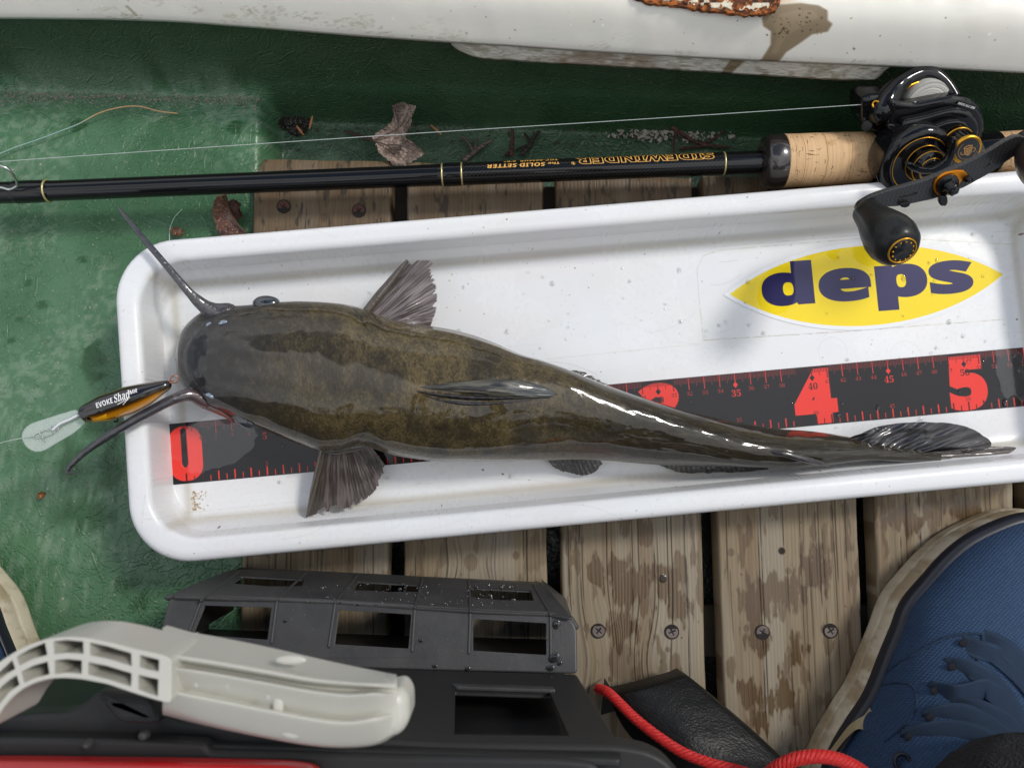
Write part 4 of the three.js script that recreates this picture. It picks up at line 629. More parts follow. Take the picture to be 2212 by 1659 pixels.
  const corkMap = canvasTex(1024, 1024, (x, W, H) => {
    x.fillStyle = 'rgb(226,190,146)'; x.fillRect(0, 0, W, H);
    for (let i = 0; i < W; i += 3) { const e = R(); x.fillStyle = `rgba(${150 + e * 90 | 0},${108 + e * 88 | 0},${66 + e * 80 | 0},${0.08 + R() * 0.2})`; x.fillRect(i, 0, 2 + R() * 6, H); }
    for (let k = 0; k < 40; k++) { x.fillStyle = `rgba(164,112,56,${R() * 0.22})`; x.beginPath(); x.ellipse(R() * W, R() * H, 20 + R() * 60, 20 + R() * 70, 0, 0, 7); x.fill(); }
    for (let i = 0; i < 9; i++) { const c = i * W / 9 + R() * 20; x.strokeStyle = 'rgba(110,76,44,.55)'; x.lineWidth = 2; x.beginPath(); x.moveTo(c, 0); for (let y = 0; y <= H; y += 40) x.lineTo(c + (R() - 0.5) * 5, y); x.stroke(); }
    for (let k = 0; k < 420; k++) { const px = R() * W, py = R() * H; x.strokeStyle = `rgba(66,42,24,${0.25 + R() * 0.55})`; x.lineWidth = 1 + R() * R() * 7; x.beginPath(); x.moveTo(px, py); const vert = R() < 0.5; for (let q = 0; q < 3; q++) x.lineTo(px + (vert ? (R() - 0.5) * 10 : (q + 1) * R() * 12), py + (vert ? (q + 1) * R() * 12 : (R() - 0.5) * 10)); x.stroke(); }
  });
  const cork = mat({ map: corkMap, roughness: 0.75, bumpMap: corkMap, bumpScale: 0.0006 });
  add('cork_grip', lathe([[1690, 55], [1692, 56.5], [1720, 56], [1790, 56], [1860, 54.6], [1876, 54], [1880, 51]], { n: 6, seg: 56 }), cork, rod);
  add('grip_ring', lathe([[1878, 50], [1880, 54.4], [1893, 53], [1896, 40]]), blackSatin, rod);
  add('reel_seat', lathe([[1890, 40], [1900, 42], [1990, 37], [2080, 36], [2120, 41], [2150, 44], [2155, 30]], { n: 24, smooth: true }), blackGloss, rod);
  add('cork_grip', lathe([[2146, 30], [2150, 43], [2200, 44], [2300, 45], [2436, 46], [2440, 30]], { n: 5, seg: 48 }), cork, rod);
  // line guide at the left edge of the picture
  const w = (l, r) => sweep(l.map(q => at(...q)), r, { seg: 10, n: 70 });
  add('line_guide', merge([w([[36, 402, 0.0335], [32, 385, 0.041], [18, 367, 0.047], [-8, 355, 0.05], [-40, 352, 0.051], [-80, 362, 0.048], [-100, 385, 0.04], [-95, 402, 0.033]], 0.00085), w([[36, 402, 0.0335], [20, 409, 0.034], [2, 405, 0.034], [-20, 404, 0.034], [-60, 405, 0.034]], 0.0008)]), steelM, rod);
}
// ================================================================ lines and strands
solo('fishing_line', 'thin clear fishing line running from the reel across the green floor', 'fishing line', sweep([[1890, 224, 0.058], [1400, 256.5, 0.057], [900, 288, 0.056], [450, 318, 0.054], [0, 349, 0.052], [-60, 354, 0.05]].map(q => at(...q)), 0.00022, { seg: 6, n: 60 }), mat({ color: [0.62, 0.68, 0.66], roughness: 0.25, transmission: 0.25, thickness: 0 }));
solo('frayed_strand', 'loose strand, pale blue then tan, lying on the green floor at upper left', 'strand', sweep([[-30, 342, -0.004], [0, 331, -0.0045], [30, 319, -0.005], [82, 301, -0.005], [130, 283, -0.004], [170, 267, -0.004], [207, 247, -0.003], [239, 236, -0.002], [284, 229, -0.002], [307, 231, -0.003], [342, 240, -0.005], [382, 245, -0.006]].map(q => at(...q)), 0.00042, { seg: 7, n: 110, color: t => mix3([0.3, 0.46, 0.42], [0.6, 0.36, 0.18], sst(0.42, 0.56, t)) }), mat({ vertexColors: true, roughness: 0.6 }));
solo('line_scrap', 'short curl of clear line on the green floor below the rod', 'line scrap', sweep([[392, 452, -0.006], [376, 470, -0.006], [366, 495, -0.006], [365, 520, -0.006]].map(q => at(...q)), 0.0003, { seg: 6, n: 30 }), mat({ color: [0.4, 0.6, 0.48], roughness: 0.3 }));

// ================================================================ baitcasting reel
{
  const reel = thing('baitcasting_reel', 'black and gold baitcasting reel with carbon handle mounted on the rod at upper right', 'fishing reel', at(1990, 300, 0.03));
  const A = V(0.05, 0.75, 0.66).normalize(), P = (x, y) => [1761 + 0.2735 * x, 133.4 + 0.2735 * y];        // P: reads the enlarged picture of the reel
  const F = (x, y, h) => frame(at(...P(x, y), h), A), O = (x, y, h) => at(...P(x, y), h), pl = l => l.map(q => P(...q));
  const body = blackGloss;
  // palm side arch round the spool, nose, handle side plate in three steps
  const arcPts = [[520, 400], [560, 310], [630, 215], [720, 148], [830, 105], [920, 112], [1000, 168], [1062, 248], [1100, 330], [1110, 420]].map(q => O(q[0], q[1], 0.0575));
  add('palm_plate', sweep(arcPts, [0.0075, 0.0075, 0.0062, 0.0056, 0.0054, 0.0054, 0.0052, 0.005, 0.005, 0.005], { seg: 16, n: 80, flat: 1.2 }), body, reel);
  add('nose', plate(F(520, 400, 0.056), pl([[372, 300], [430, 262], [600, 250], [740, 330], [780, 420], [700, 520], [610, 590], [430, 545], [372, 470]]), { r: 0.004, t: 0.022, bevel: 0.003, bs: 4 }), body, reel);
  const H0 = [[600, 300], [680, 318], [800, 332], [950, 300], [1100, 276], [1240, 290], [1325, 370], [1356, 470], [1345, 560], [1310, 660], [1210, 780], [900, 900], [700, 900], [640, 620], [580, 520]];
  add('side_plate', plate(F(1000, 480, 0.060), pl(H0), { r: 0.005, t: 0.012, bevel: 0.003, bs: 5 }), body, reel);
  const H1 = [[690, 470], [860, 440], [1010, 395], [1130, 372], [1240, 400], [1300, 470], [1310, 560], [1250, 680], [1000, 800], [800, 760], [700, 600]];
  add('side_ridge', plate(F(1000, 540, 0.0655), pl(H1), { r: 0.005, t: 0.008, bevel: 0.002, bs: 4 }), body, reel);
  const H2 = [[760, 560], [930, 520], [1060, 470], [1170, 462], [1235, 520], [1250, 600], [1200, 700], [1000, 790], [820, 740]];
  add('side_ridge', plate(F(1000, 600, 0.0695), pl(H2), { r: 0.005, t: 0.006, bevel: 0.0018, bs: 4 }), body, reel);
  // spool of line
  const sc = O(852, 312, 0.051), sp = r => turned(r, A, sc, 48);
  add('spool_line', sp([[0.0001, -0.011], [0.0136, -0.011], [0.0143, -0.006], [0.0146, 0], [0.0143, 0.005], [0.0136, 0.008], [0.0001, 0.008]]), mat({ color: [0.58, 0.57, 0.53], roughness: 0.55, bumpMap: grayTex(64, 512, (u, v) => fbm(u * 3, v * 130, 3, 4)), bumpScale: 0.0005, map: colorTex(64, 512, (u, v) => { const n = fbm(u * 6, v * 160, 3, 8); return [0.7 + 0.3 * n, 0.7 + 0.3 * n, 0.68 + 0.3 * n]; }) }), reel);
  add('spool_rim', sweep([[655, 300], [690, 240], [740, 195], [800, 168], [870, 158], [935, 175], [985, 215]].map(q => O(q[0], q[1], 0.0605)), [0.0004, 0.0009, 0.001, 0.001, 0.0008, 0.0006, 0.0003], { seg: 8, n: 60 }), gold, reel);
  add('line_eye', orient(new THREE.TorusGeometry(0.0018, 0.0006, 10, 24), V(-0.5, 0.75, 0.2), O(482, 335, 0.0625)), gold, reel);
  add('lever', plate(F(650, 520, 0.063), pl([[575, 490], [640, 500], [720, 515], [710, 560], [650, 585], [600, 560]]), { r: 0.002, t: 0.005, bevel: 0.001, bs: 3 }), body, reel);
  add('thumb_screw', turned([[0, 0.003], [0.0028, 0.003], [0.0034, 0.002], [0.0034, -0.006], [0, -0.006]], V(-0.5, 0.6, 0.4), O(420, 500, 0.05), 20), blackSatin, reel);
  // foot and clamp on the rod
  add('reel_foot', plate(frame(at(2000, 335, 0.046), V(0, 0.9, 0.3)), [[1900, 300], [1960, 285], [2080, 280], [2130, 300], [2136, 350], [2060, 385], [1960, 392], [1905, 370]], { r: 0.006, t: 0.016, bevel: 0.003, bs: 3 }), blackSatin, reel);
  // gear housing
  const gc = O(826, 806, 0.062), gt = p => turned(p, A, gc, 64);
  add('gear_housing', gt([[0, 0.0004], [0.0165, 0.0004], [0.0172, 0.001], [0.0196, 0.0004], [0.0215, -0.0012], [0.0224, -0.004], [0.0226, -0.02], [0.018, -0.024], [0, -0.024]]), body, reel);
  add('housing_ring', orient(new THREE.TorusGeometry(0.0163, 0.0003, 8, 72), A, gc.clone().addScaledVector(A, 0.0009)), gold, reel);
  const hub = turned([[0, 0.0115], [0.0052, 0.0112], [0.006, 0.0105], [0.0063, 0.008], [0.0092, 0.0075], [0.0098, 0.0066], [0.01, 0.001], [0, 0.001]], A, gc.clone().addScaledVector(A, 0.0002).add(V(0.0022, 0, -0.0008)), 48);
  add('drag_hub', hub, body, reel);
  const gc2 = gc.clone().add(V(0.0022, 0, -0.0008));
  for (const [r, h] of [[0.0096, 0.0074], [0.0066, 0.0108], [0.0108, 0.0012]]) add('hub_ring', orient(new THREE.TorusGeometry(r, 0.00026, 8, 60), A, gc2.clone().addScaledVector(A, h)), gold, reel);
  const star = pl([[728, 800], [760, 795], [830, 830], [930, 842], [1010, 800], [1060, 740], [1080, 640], [1100, 600], [1132, 605], [1130, 680], [1110, 770], [1060, 840], [960, 890], [850, 895], [760, 860], [725, 835]]);
  add('drag_star', plate(F(900, 820, 0.076), star, { r: 0.002, t: 0.004, bevel: 0.0014, bs: 4, holes: [[[748, 826], [775, 818], [782, 838], [760, 846]], [[790, 846], [818, 842], [822, 862], [800, 868]]].map(pl), hr: 0.0008 }), body, reel);
  // spool tension cap with crest
  const cc = O(1206, 694, 0.0775), cap = turned([[0, 0.0005], [0.0066, 0.0004], [0.0073, 0.0006], [0.0083, 0], [0.0085, -0.0008], [0.0083, -0.0016], [0.0082, -0.0018]], A, cc, 56); add('tension_cap', cap, gold, reel);
  add('cap_barrel', turned([[0.0079, -0.0016], [0.0081, -0.011], [0.009, -0.0112], [0.009, -0.013], [0, -0.013]], A, cc, 56), body, reel);
  const capR = []; for (let k = 0; k < 22; k++) { const a = k / 22 * 6.2832, X = V(1, 0, 0).addScaledVector(A, -A.x).normalize(), Y = A.clone().cross(X), o = cc.clone().addScaledVector(X, Math.cos(a) * 0.0082).addScaledVector(Y, Math.sin(a) * 0.0082).addScaledVector(A, -0.006); capR.push(orient(new THREE.BoxGeometry(0.0009, 0.0007, 0.0085), A, o, X.clone().multiplyScalar(Math.cos(a)).addScaledVector(Y, Math.sin(a)))); }
  add('cap_ribs', merge(capR), body, reel); add('cap_ring', orient(new THREE.TorusGeometry(0.0088, 0.00045, 8, 60), A, cc.clone().addScaledVector(A, -0.0115)), gold, reel);
  const crest = canvasTex(256, 256, (x, W) => {
    x.fillStyle = 'rgb(14,13,13)'; x.fillRect(0, 0, W, W); x.translate(128, 128); x.fillStyle = x.strokeStyle = 'rgb(206,150,60)'; x.lineWidth = 4; x.beginPath(); x.arc(0, 0, 104, 0.4, 4.2); x.stroke();
    x.beginPath(); x.moveTo(-44, -10); x.lineTo(44, -10); x.lineTo(38, 40); x.lineTo(0, 66); x.lineTo(-38, 40); x.closePath(); x.fill(); for (const a of [-40, -20, 0, 20, 40]) { x.beginPath(); x.arc(a, -34 - (20 - Math.abs(a) / 3), 9, 0, 7); x.fill(); } x.fillRect(-46, -30, 92, 12);
    x.strokeStyle = 'rgb(14,13,13)'; x.lineWidth = 5; for (let k = -2; k < 3; k++) { x.beginPath(); x.moveTo(k * 16, -6); x.lineTo(k * 12 + 6, 46); x.stroke(); } for (const s of [-1, 1]) { x.beginPath(); x.strokeStyle = 'rgb(206,150,60)'; x.lineWidth = 7; x.arc(s * 56, 14, 22, s > 0 ? 4 : -0.9, s > 0 ? 8.2 : 4); x.stroke(); }
  });
  { const g = new THREE.CircleGeometry(0.0067, 40); orient(g, A, cc.clone().addScaledVector(A, 0.0009), V(0.8, 0, -0.35)); add('crest', g, mat({ map: crest, roughness: 0.25, clearcoat: 1, clearcoatRoughness: 0.04 }), reel); }
  // small white model lettering on the side plate
  const txt = (s, w, h, font) => canvasTex(w, h, x => { x.fillStyle = 'rgb(12,12,13)'; x.fillRect(0, 0, w, h); x.fillStyle = 'rgb(235,235,235)'; x.font = font; x.textAlign = 'center'; x.textBaseline = 'middle'; x.fillText(s, w / 2, h / 2 + 2, w - 8); });
  { const f = F(1000, 480, 0.060), g = new THREE.PlaneGeometry(0.0135, 0.0026); g.rotateZ(-0.28); orient(g, A, onPlane(...P(1196, 342), f.p0, A).addScaledVector(A, 0.0006)); add('lettering', g, mat({ map: txt('REVO ALC-IB6', 256, 50, 'italic bold 34px sans-serif'), roughness: 0.3 }), reel); }
  { const g = new THREE.PlaneGeometry(0.008, 0.0019); const rr = V(-0.72, 0, 0.62).addScaledVector(A, -V(-0.72, 0, 0.62).dot(A)).normalize(); orient(g, rr, gc.clone().addScaledVector(rr, 0.0229).addScaledVector(A, -0.0062), A.clone().cross(rr)); add('lettering', g, mat({ map: txt('SWEDISH', 160, 38, 'bold 30px sans-serif'), roughness: 0.3 }), reel); }
  // handle: carbon blade, gold nut plate, knobs
  const carbon = mat({ map: canvasTex(256, 256, x => { x.fillStyle = 'rgb(22,22,23)'; x.fillRect(0, 0, 256, 256); for (let j = 0; j < 8; j++) for (let i = 0; i < 8; i++) { x.fillStyle = (i + j) % 2 ? 'rgb(58,58,58)' : 'rgb(34,34,35)'; x.beginPath(); x.arc(i * 32 + (j % 2 ? 16 : 0) + 8, j * 32 + 16, 12, 0, 7); x.fill(); } }), roughness: 0.4, clearcoat: 0.5, clearcoatRoughness: 0.15 });
  carbon.map.repeat.set(1 / 0.0095, 1 / 0.0095);
  const arm = add('handle', plate(F(1060, 960, 0.09), pl([[316, 1180], [345, 1120], [440, 1062], [560, 1020], [690, 985], [840, 945], [980, 890], [1100, 840], [1240, 780], [1400, 690], [1500, 625], [1600, 580], [1665, 590], [1690, 650], [1640, 715], [1540, 770], [1440, 850], [1300, 930], [1180, 995], [1060, 1045], [930, 1088], [800, 1115], [690, 1140], [560, 1150], [430, 1128], [380, 1160]]), { r: 0.003, t: 0.0035, bevel: 0.0006, bs: 2, holes: [[[628, 1078], [690, 1052], [800, 1022], [835, 1030], [780, 1062], [680, 1085]], [[1290, 850], [1380, 790], [1410, 800], [1330, 860]]].map(pl), hr: 0.0012 }), carbon, reel);
  add('nut_plate', plate(F(1060, 960, 0.0915), pl([[940, 1010], [944, 960], [975, 915], [1030, 880], [1120, 856], [1190, 862], [1212, 890], [1200, 925], [1165, 935], [1140, 985], [1090, 1030], [1030, 1048], [1010, 1068], [965, 1048]]), { r: 0.0016, t: 0.002, bevel: 0.0005, bs: 2 }), mat({ color: rgb(222, 138, 34), metalness: 0.85, roughness: 0.34 }), arm);
  const nut = O(1062, 985, 0.0925);
  add('nut', merge([turned([[0, 0.0006], [0.0058, 0.0006], [0.0062, -0.001], [0, -0.001]], A, O(1055, 975, 0.0925), 32), turned([[0, 0.0062], [0.0026, 0.0062], [0.0036, 0.0054], [0.0038, 0.003], [0.0046, 0.0022], [0.0048, 0], [0, 0]], A, nut, 6), turned([[0, 0.0062], [0.0018, 0.006], [0.0022, 0], [0, 0]], A, O(1185, 908, 0.0915), 20)]), body, arm);
  add('lock_tab', merge([plate(F(1020, 1110, 0.089), pl([[985, 1060], [1050, 1060], [1056, 1110], [1040, 1140], [1000, 1142], [982, 1110]]), { r: 0.001, t: 0.0025, bevel: 0.0006, bs: 2, holes: [pl([[1006, 1092], [1022, 1090], [1024, 1108], [1008, 1112]])], hr: 0.0004 }), plate(F(715, 1140, 0.085), pl([[676, 1120], [760, 1108], [752, 1140], [720, 1156], [682, 1150]]), { r: 0.001, t: 0.002, bevel: 0.0005, bs: 2 })]), body, arm);
  const rubber = mat({ color: [0.008, 0.009, 0.009], roughness: 0.5, specularIntensity: 0.4, clearcoat: 0.35, clearcoatRoughness: 0.25, bumpMap: grayTex(256, 256, (u, v) => noise(u * 160, v * 120, 4)), bumpScale: 0.00018 });
  const knob = (a, b, m, cap) => {
    const d = b.clone().sub(a), L = d.length(), D = d.normalize(), k = add('handle_knob', turned([[0, -0.003], [0.006, -0.0028], [0.0078, -0.001], [0.0082, 0.002], [0.0092, 0.2 * L], [0.0118, 0.42 * L], [0.0136, 0.62 * L], [0.0138, 0.74 * L], [0.0126, 0.87 * L], [0.0102, 0.96 * L], [0.0078, L], [0, L]].map(([r, h]) => [r, h]), D, a, 56), m, reel);
    if (!cap) return;
    add('cap_ring', orient(new THREE.TorusGeometry(0.0072, 0.0005, 10, 60), D, b.clone().addScaledVector(D, 0.0002)), gold, k);
    add('knob_cap', turned([[0, 0.0012], [0.0058, 0.001], [0.0068, 0.0002], [0.007, -0.001], [0, -0.001]], D, b, 48), blackGloss, k);
    const X = V(1, 0, 0).addScaledVector(D, -D.x).normalize(), Y = D.clone().cross(X), dots = []; for (let q = 0; q < 12; q++) { const t = q / 12 * 6.2832; dots.push(ball(b.clone().addScaledVector(D, 0.001).addScaledVector(X, Math.cos(t) * 0.0056).addScaledVector(Y, Math.sin(t) * 0.0056), 0.0005, 0.0005, 0.0005, 8)); }
    add('cap_studs', merge(dots), gold, k); add('cap_slot', orient(new THREE.BoxGeometry(0.0045, 0.0007, 0.0004), D, b.clone().addScaledVector(D, 0.0013), V(0.8, 0, -0.5)), mat({ color: [0.04, 0.035, 0.03], roughness: 0.4 }), k);
  };
  knob(O(412, 1190, 0.083), O(690, 1490, 0.113), rubber, true);
  knob(O(1680, 640, 0.092), O(1900, 880, 0.122), mat({ color: [0.024, 0.014, 0.011], roughness: 0.4, clearcoat: 0.4, clearcoatRoughness: 0.2 }), false);
}
// ================================================================ lure hanging at the fish's mouth
{
  const lure = thing('crankbait_lure', 'black and gold crankbait lure with clear diving lip at the corner of the catfish mouth', 'fishing lure', trayAt(250, 880, 0.03));
  const h0 = 0.05, T = trayAt(367, 829, h0 - 0.003), N0 = trayAt(171, 898, h0), D = N0.clone().sub(T), L = D.length(), X = D.clone().normalize(), Z = X.clone().cross(TR.N).normalize(), Yv = Z.clone().cross(X).normalize();   // Z towards the picture's top
  if (Z.z > 0) { Z.negate(); } if (Yv.y < 0) Yv.negate();
  const rad = curve1([[0, 0.0016], [0.02, 0.0026], [0.12, 0.0042], [0.3, 0.0066], [0.5, 0.0078], [0.7, 0.0078], [0.85, 0.0064], [0.96, 0.0046], [1, 0.0022]]);
  const map = canvasTex(1024, 512, (x, W, H) => {                          // across: tail .. nose; down: round from the picture-top side
    const g = x.createLinearGradient(0, 0, 0, H); for (const [s, c] of [[0, '#5a3a08'], [0.06, '#7a5208'], [0.1, '#3a2408'], [0.15, '#0d0909'], [0.3, '#0b0808'], [0.335, '#4a2c06'], [0.37, '#c47e0c'], [0.44, '#e8a416'], [0.52, '#b87410'], [0.75, '#e0c070'], [1, '#5a3a08']]) g.addColorStop(s, c); x.fillStyle = g; x.fillRect(0, 0, W, H);
    x.strokeStyle = 'rgba(80,40,0,.55)'; x.lineWidth = 2; for (let i = 60; i < 690; i += 17) for (let j = 0; j < 7; j++) { x.beginPath(); x.arc(i + (j % 2 ? 8 : 0), 182 + j * 15, 10, -1.4, 1.4); x.stroke(); }
    const f = x.createLinearGradient(0, 0, W, 0); f.addColorStop(0, 'rgba(14,10,6,.9)'); f.addColorStop(0.16, 'rgba(14,10,6,0)'); f.addColorStop(0.86, 'rgba(12,9,8,0)'); f.addColorStop(0.95, 'rgba(12,9,8,.9)'); f.addColorStop(1, 'rgba(12,9,8,1)'); x.fillStyle = f; x.fillRect(0, 0, W, H);
    x.fillStyle = '#f0ac14'; x.beginPath(); x.moveTo(700, 178); x.lineTo(880, 196); x.lineTo(836, 214); x.lineTo(742, 224); x.closePath(); x.fill(); x.fillStyle = '#120c06'; x.beginPath(); x.moveTo(640, 236); x.lineTo(800, 214); x.lineTo(660, 222); x.fill();
    x.fillStyle = '#0a0a0a'; x.beginPath(); x.arc(905, 190, 24, 0, 7); x.fill(); x.strokeStyle = '#6a5a30'; x.lineWidth = 4; x.stroke();
    x.save(); x.translate(590, 122); x.rotate(Math.PI); x.transform(-1, 0, 0, -1, 0, 0); x.restore();
    x.save(); x.translate(0, 0); x.fillStyle = 'rgb(245,245,245)'; x.strokeStyle = 'rgb(245,245,245)';
    const put = (s, px, py, w, font, h) => { x.save(); x.translate(px, py); x.scale(-1, 1); x.font = font; const m = x.measureText(s); x.scale(w / m.width, h); x.fillText(s, 0, 0); x.restore(); };
    put('EVOKE', 770, 130, 190, 'bold 44px sans-serif', 1.0); put("Shad", 572, 134, 170, 'italic bold 66px serif', 1.05); put('MR', 404, 116, 86, 'italic bold 40px sans-serif', 1); x.lineWidth = 4; x.beginPath(); x.moveTo(550, 148); x.lineTo(420, 136); x.lineTo(500, 160); x.stroke(); x.restore();
  });
  const b = add('lure_body', grid(64, 48, (u, v) => { const r = rad(u), a = v * 2 * Math.PI, bend = 0.0022 * Math.sin(u * Math.PI); return T.clone().addScaledVector(D, u).addScaledVector(Z, Math.cos(a) * r - bend * 0.4).addScaledVector(Yv, Math.sin(a) * r * 1.15); }, { wrapV: true, uv: (p, u, v) => [u, 1 - v] }), mat({ map, roughness: 0.22, clearcoat: 1, clearcoatRoughness: 0.02 }), lure);
  const lp = [[43.6, 945.5], [47, 930], [62, 915.5], [100, 903], [160, 884.5], [174, 890], [187, 910], [160, 935], [120, 958], [92, 975], [72, 977], [54, 966]], fr = frame(trayAt(110, 930, 0.049), TR.N.clone().add(V(0.12, 0, 0.05)));
  add('diving_lip', plate(fr, lp, { r: 0.004, t: 0.0016, bevel: 0.0005, bs: 3, segs: 10 }), mat({ color: [0.88, 0.93, 0.91], transmission: 0.74, thickness: 0, roughness: 0.04, ior: 1.5, clearcoat: 1, clearcoatRoughness: 0.05 }), lure);
  const q = (x, y, h) => trayAt(x * 0.2493, 756 + y * 0.2493, h), w = (l, r, n = 60) => sweep(l.map(p => q(p[0], p[1], p[2] ?? 0.0508)), r, { seg: 8, n });
  add('wire_snap', merge([w([[455, 690], [380, 700], [290, 742], [285, 758], [330, 762], [460, 720], [470, 700]], 0.0003), w([[330, 705], [350, 740], [390, 790]], 0.00032, 20), w([[455, 690], [500, 690], [490, 665], [430, 668], [440, 690]], 0.00028)]), steelM, lure);
  add('wire_bar', w([[460, 690], [520, 640], [600, 605], [665, 572]], 0.0011, 30), mat({ color: [0.75, 0.78, 0.78], metalness: 0.5, roughness: 0.25 }), lure);
  const ring = (x, y, h, r) => { const g = new THREE.TorusGeometry(r, 0.0004, 8, 30); return orient(g, V(0.3, 0.9, 0.2), q(x, y, h)); };
  add('split_ring', merge([ring(1507, 256, 0.0465, 0.0021), ring(1480, 272, 0.0475, 0.0009)]), mat({ color: rgb(176, 128, 104), metalness: 0.9, roughness: 0.3 }), lure);
  add('hook', w([[1000, 560, 0.046], [1015, 590, 0.042], [1005, 622, 0.04], [985, 618, 0.041]], 0.0005, 20), mat({ color: [0.03, 0.03, 0.03], metalness: 0.8, roughness: 0.3 }), lure);
  solo('leader_line', 'clear leader line leaving the lure lip towards the left edge', 'fishing line', sweep([[-12, 961, 0.04], [15, 953, 0.046], [50, 946, 0.0505], [72, 942, 0.0515]].map(p => trayAt(...p)), 0.00035, { seg: 6, n: 30 }), mat({ color: [0.6, 0.7, 0.62], roughness: 0.3, transmission: 0.3, thickness: 0 }));
}
// ================================================================ leaves, twigs and grit
const leafTex = (a, b, vein, seed, dark) => colorTex(384, 384, (u, v) => { const n = fbm(u * 26, v * 26, 4, seed), cell = Math.abs(noise(u * 34, v * 34, seed + 2) - 0.5) * 2, big = fbm(u * 5, v * 5, 3, seed + 7); let c = mix3(a, b, sst(0.3, 0.7, n)); c = mix3(c, vein, (1 - sst(0.03, 0.16, cell)) * 0.6); return mix3(c, dark, sst(0.56, 0.7, big) * 0.8); });
const leafBump = grayTex(256, 256, (u, v) => sst(0.02, 0.3, Math.abs(noise(u * 26, v * 26, 4) - 0.5) * 2) * 0.7 + 0.3 * fbm(u * 40, v * 40, 3, 3));
function leafGeo(out, h, curl, veins, seed) {                            // fan of rings from the middle of an outline, gently cupped
  const pts = out.map(q => at(q[0], q[1], h)), c = pts.reduce((s, p) => s.add(p), V(0, 0, 0)).multiplyScalar(1 / pts.length), dense = [], R = rng(seed);
  pts.forEach((p, i) => { const n = pts[(i + 1) % pts.length], k = 8; for (let q = 0; q < k; q++) dense.push(p.clone().lerp(n, q / k).add(V((R() - 0.5) * 0.0012, 0, (R() - 0.5) * 0.0012))); });
  const N = dense.length;
  return grid(18, N, (u, v) => { const p = c.clone().lerp(dense[Math.round(v * N) % N], u); p.y += curl * (fbm(p.x * 55 + seed, p.z * 55, 3, seed) - 0.4) + curl * 0.5 * u * u; return p; }, { wrapV: true, flip: true, uv: p => [p.x / 0.05, p.z / 0.05] });
}
{
  const g8 = (x, y) => [533.7 + x * 0.201, 213.5 + y * 0.201];
  const l = thing('maple_leaf', 'dry mottled grey-brown maple leaf torn in half on the wet floor above the rod', 'leaf', at(860, 300, -0.034));
  const m = mat({ map: leafTex([0.2, 0.145, 0.115], [0.34, 0.26, 0.215], [0.07, 0.045, 0.035], 3, [0.06, 0.04, 0.032]), bumpMap: leafBump, bumpScale: 0.0008, roughness: 0.6 });
  const out = [[1565, 100], [1640, 88], [1700, 92], [1760, 118], [1832, 122], [1790, 210], [1775, 320], [1745, 420], [1700, 492], [1800, 520], [1880, 590], [1925, 655], [1730, 742], [1580, 742], [1500, 680], [1430, 620], [1390, 500], [1345, 440], [1480, 350], [1560, 300], [1612, 210]].map(q => g8(...q));
  add('leaf_blade', leafGeo(out, -0.006, 0.011, 0, 4), m, l);
  const vein = mat({ color: [0.07, 0.045, 0.035], roughness: 0.7 });
  for (const v of [[[1350, 450], [1500, 500], [1620, 590], [1730, 700]], [[1350, 450], [1500, 380], [1640, 300], [1730, 150]], [[1500, 495], [1640, 500], [1800, 560]]]) add('leaf_vein', sweep(v.map(q => at(...g8(...q), 0.0005)), [0.0005, 0.0005, 0.0004, 0.0002].slice(0, v.length), { seg: 6, n: 24 }), vein, l);
  add('leaf_stem', sweep([[1360, 448, -0.006], [1280, 425, -0.012], [1190, 390, -0.022], [1055, 350, -0.03]].map(q => at(...g8(q[0], q[1]), q[2])), [0.0012, 0.0013, 0.0014, 0.0011], { seg: 8, n: 30 }), mat({ color: [0.06, 0.035, 0.025], roughness: 0.6 }), l);
  const w = thing('brown_leaf', 'wet reddish-brown leaf half tucked under the tray at the left end of the planks', 'leaf', at(495, 465, -0.009));
  const wm = mat({ map: leafTex([0.12, 0.05, 0.028], [0.2, 0.095, 0.05], [0.06, 0.025, 0.015], 8, [0.05, 0.022, 0.016]), bumpMap: leafBump, bumpScale: 0.0006, roughness: 0.18, clearcoat: 0.8, clearcoatRoughness: 0.1 });
  add('leaf_blade', leafGeo([[462, 436], [470, 424], [487, 418], [491, 440], [498, 462], [512, 484], [534, 504], [520, 520], [480, 518], [466, 490], [458, 462]], 0.001, 0.0016, 0, 6), wm, w);
  add('curled_edge', leafGeo([[492, 440], [508, 432], [522, 440], [520, 456], [526, 470], [512, 478], [500, 462]], -0.003, 0.006, 0, 7), mat({ map: wm.map, color: [0.55, 0.5, 0.6], roughness: 0.5 }), w);
  add('midrib', sweep([[486, 419, 0.004], [491, 441, 0.004], [499, 463, 0.004], [513, 485, 0.004], [530, 503, 0.003]].map(q => at(...q)), 0.0008, { seg: 7, n: 30 }), mat({ color: [0.08, 0.035, 0.02], roughness: 0.4 }), w);
  solo('leaf_scrap', 'tiny curled brown leaf scrap on the green floor left of the tray corner', 'leaf', leafGeo([[368, 500], [376, 492], [392, 494], [400, 504], [392, 512], [376, 510]], -0.006, 0.004, 0, 9), wm);
  solo('leaf_scrap', 'small orange-brown leaf scrap on the green floor beside the lower whisker', 'leaf', leafGeo([[82, 1068], [92, 1062], [104, 1064], [100, 1074], [88, 1078]], -0.006, 0.004, 0, 11), mat({ color: [0.26, 0.1, 0.03], roughness: 0.35 }));
}
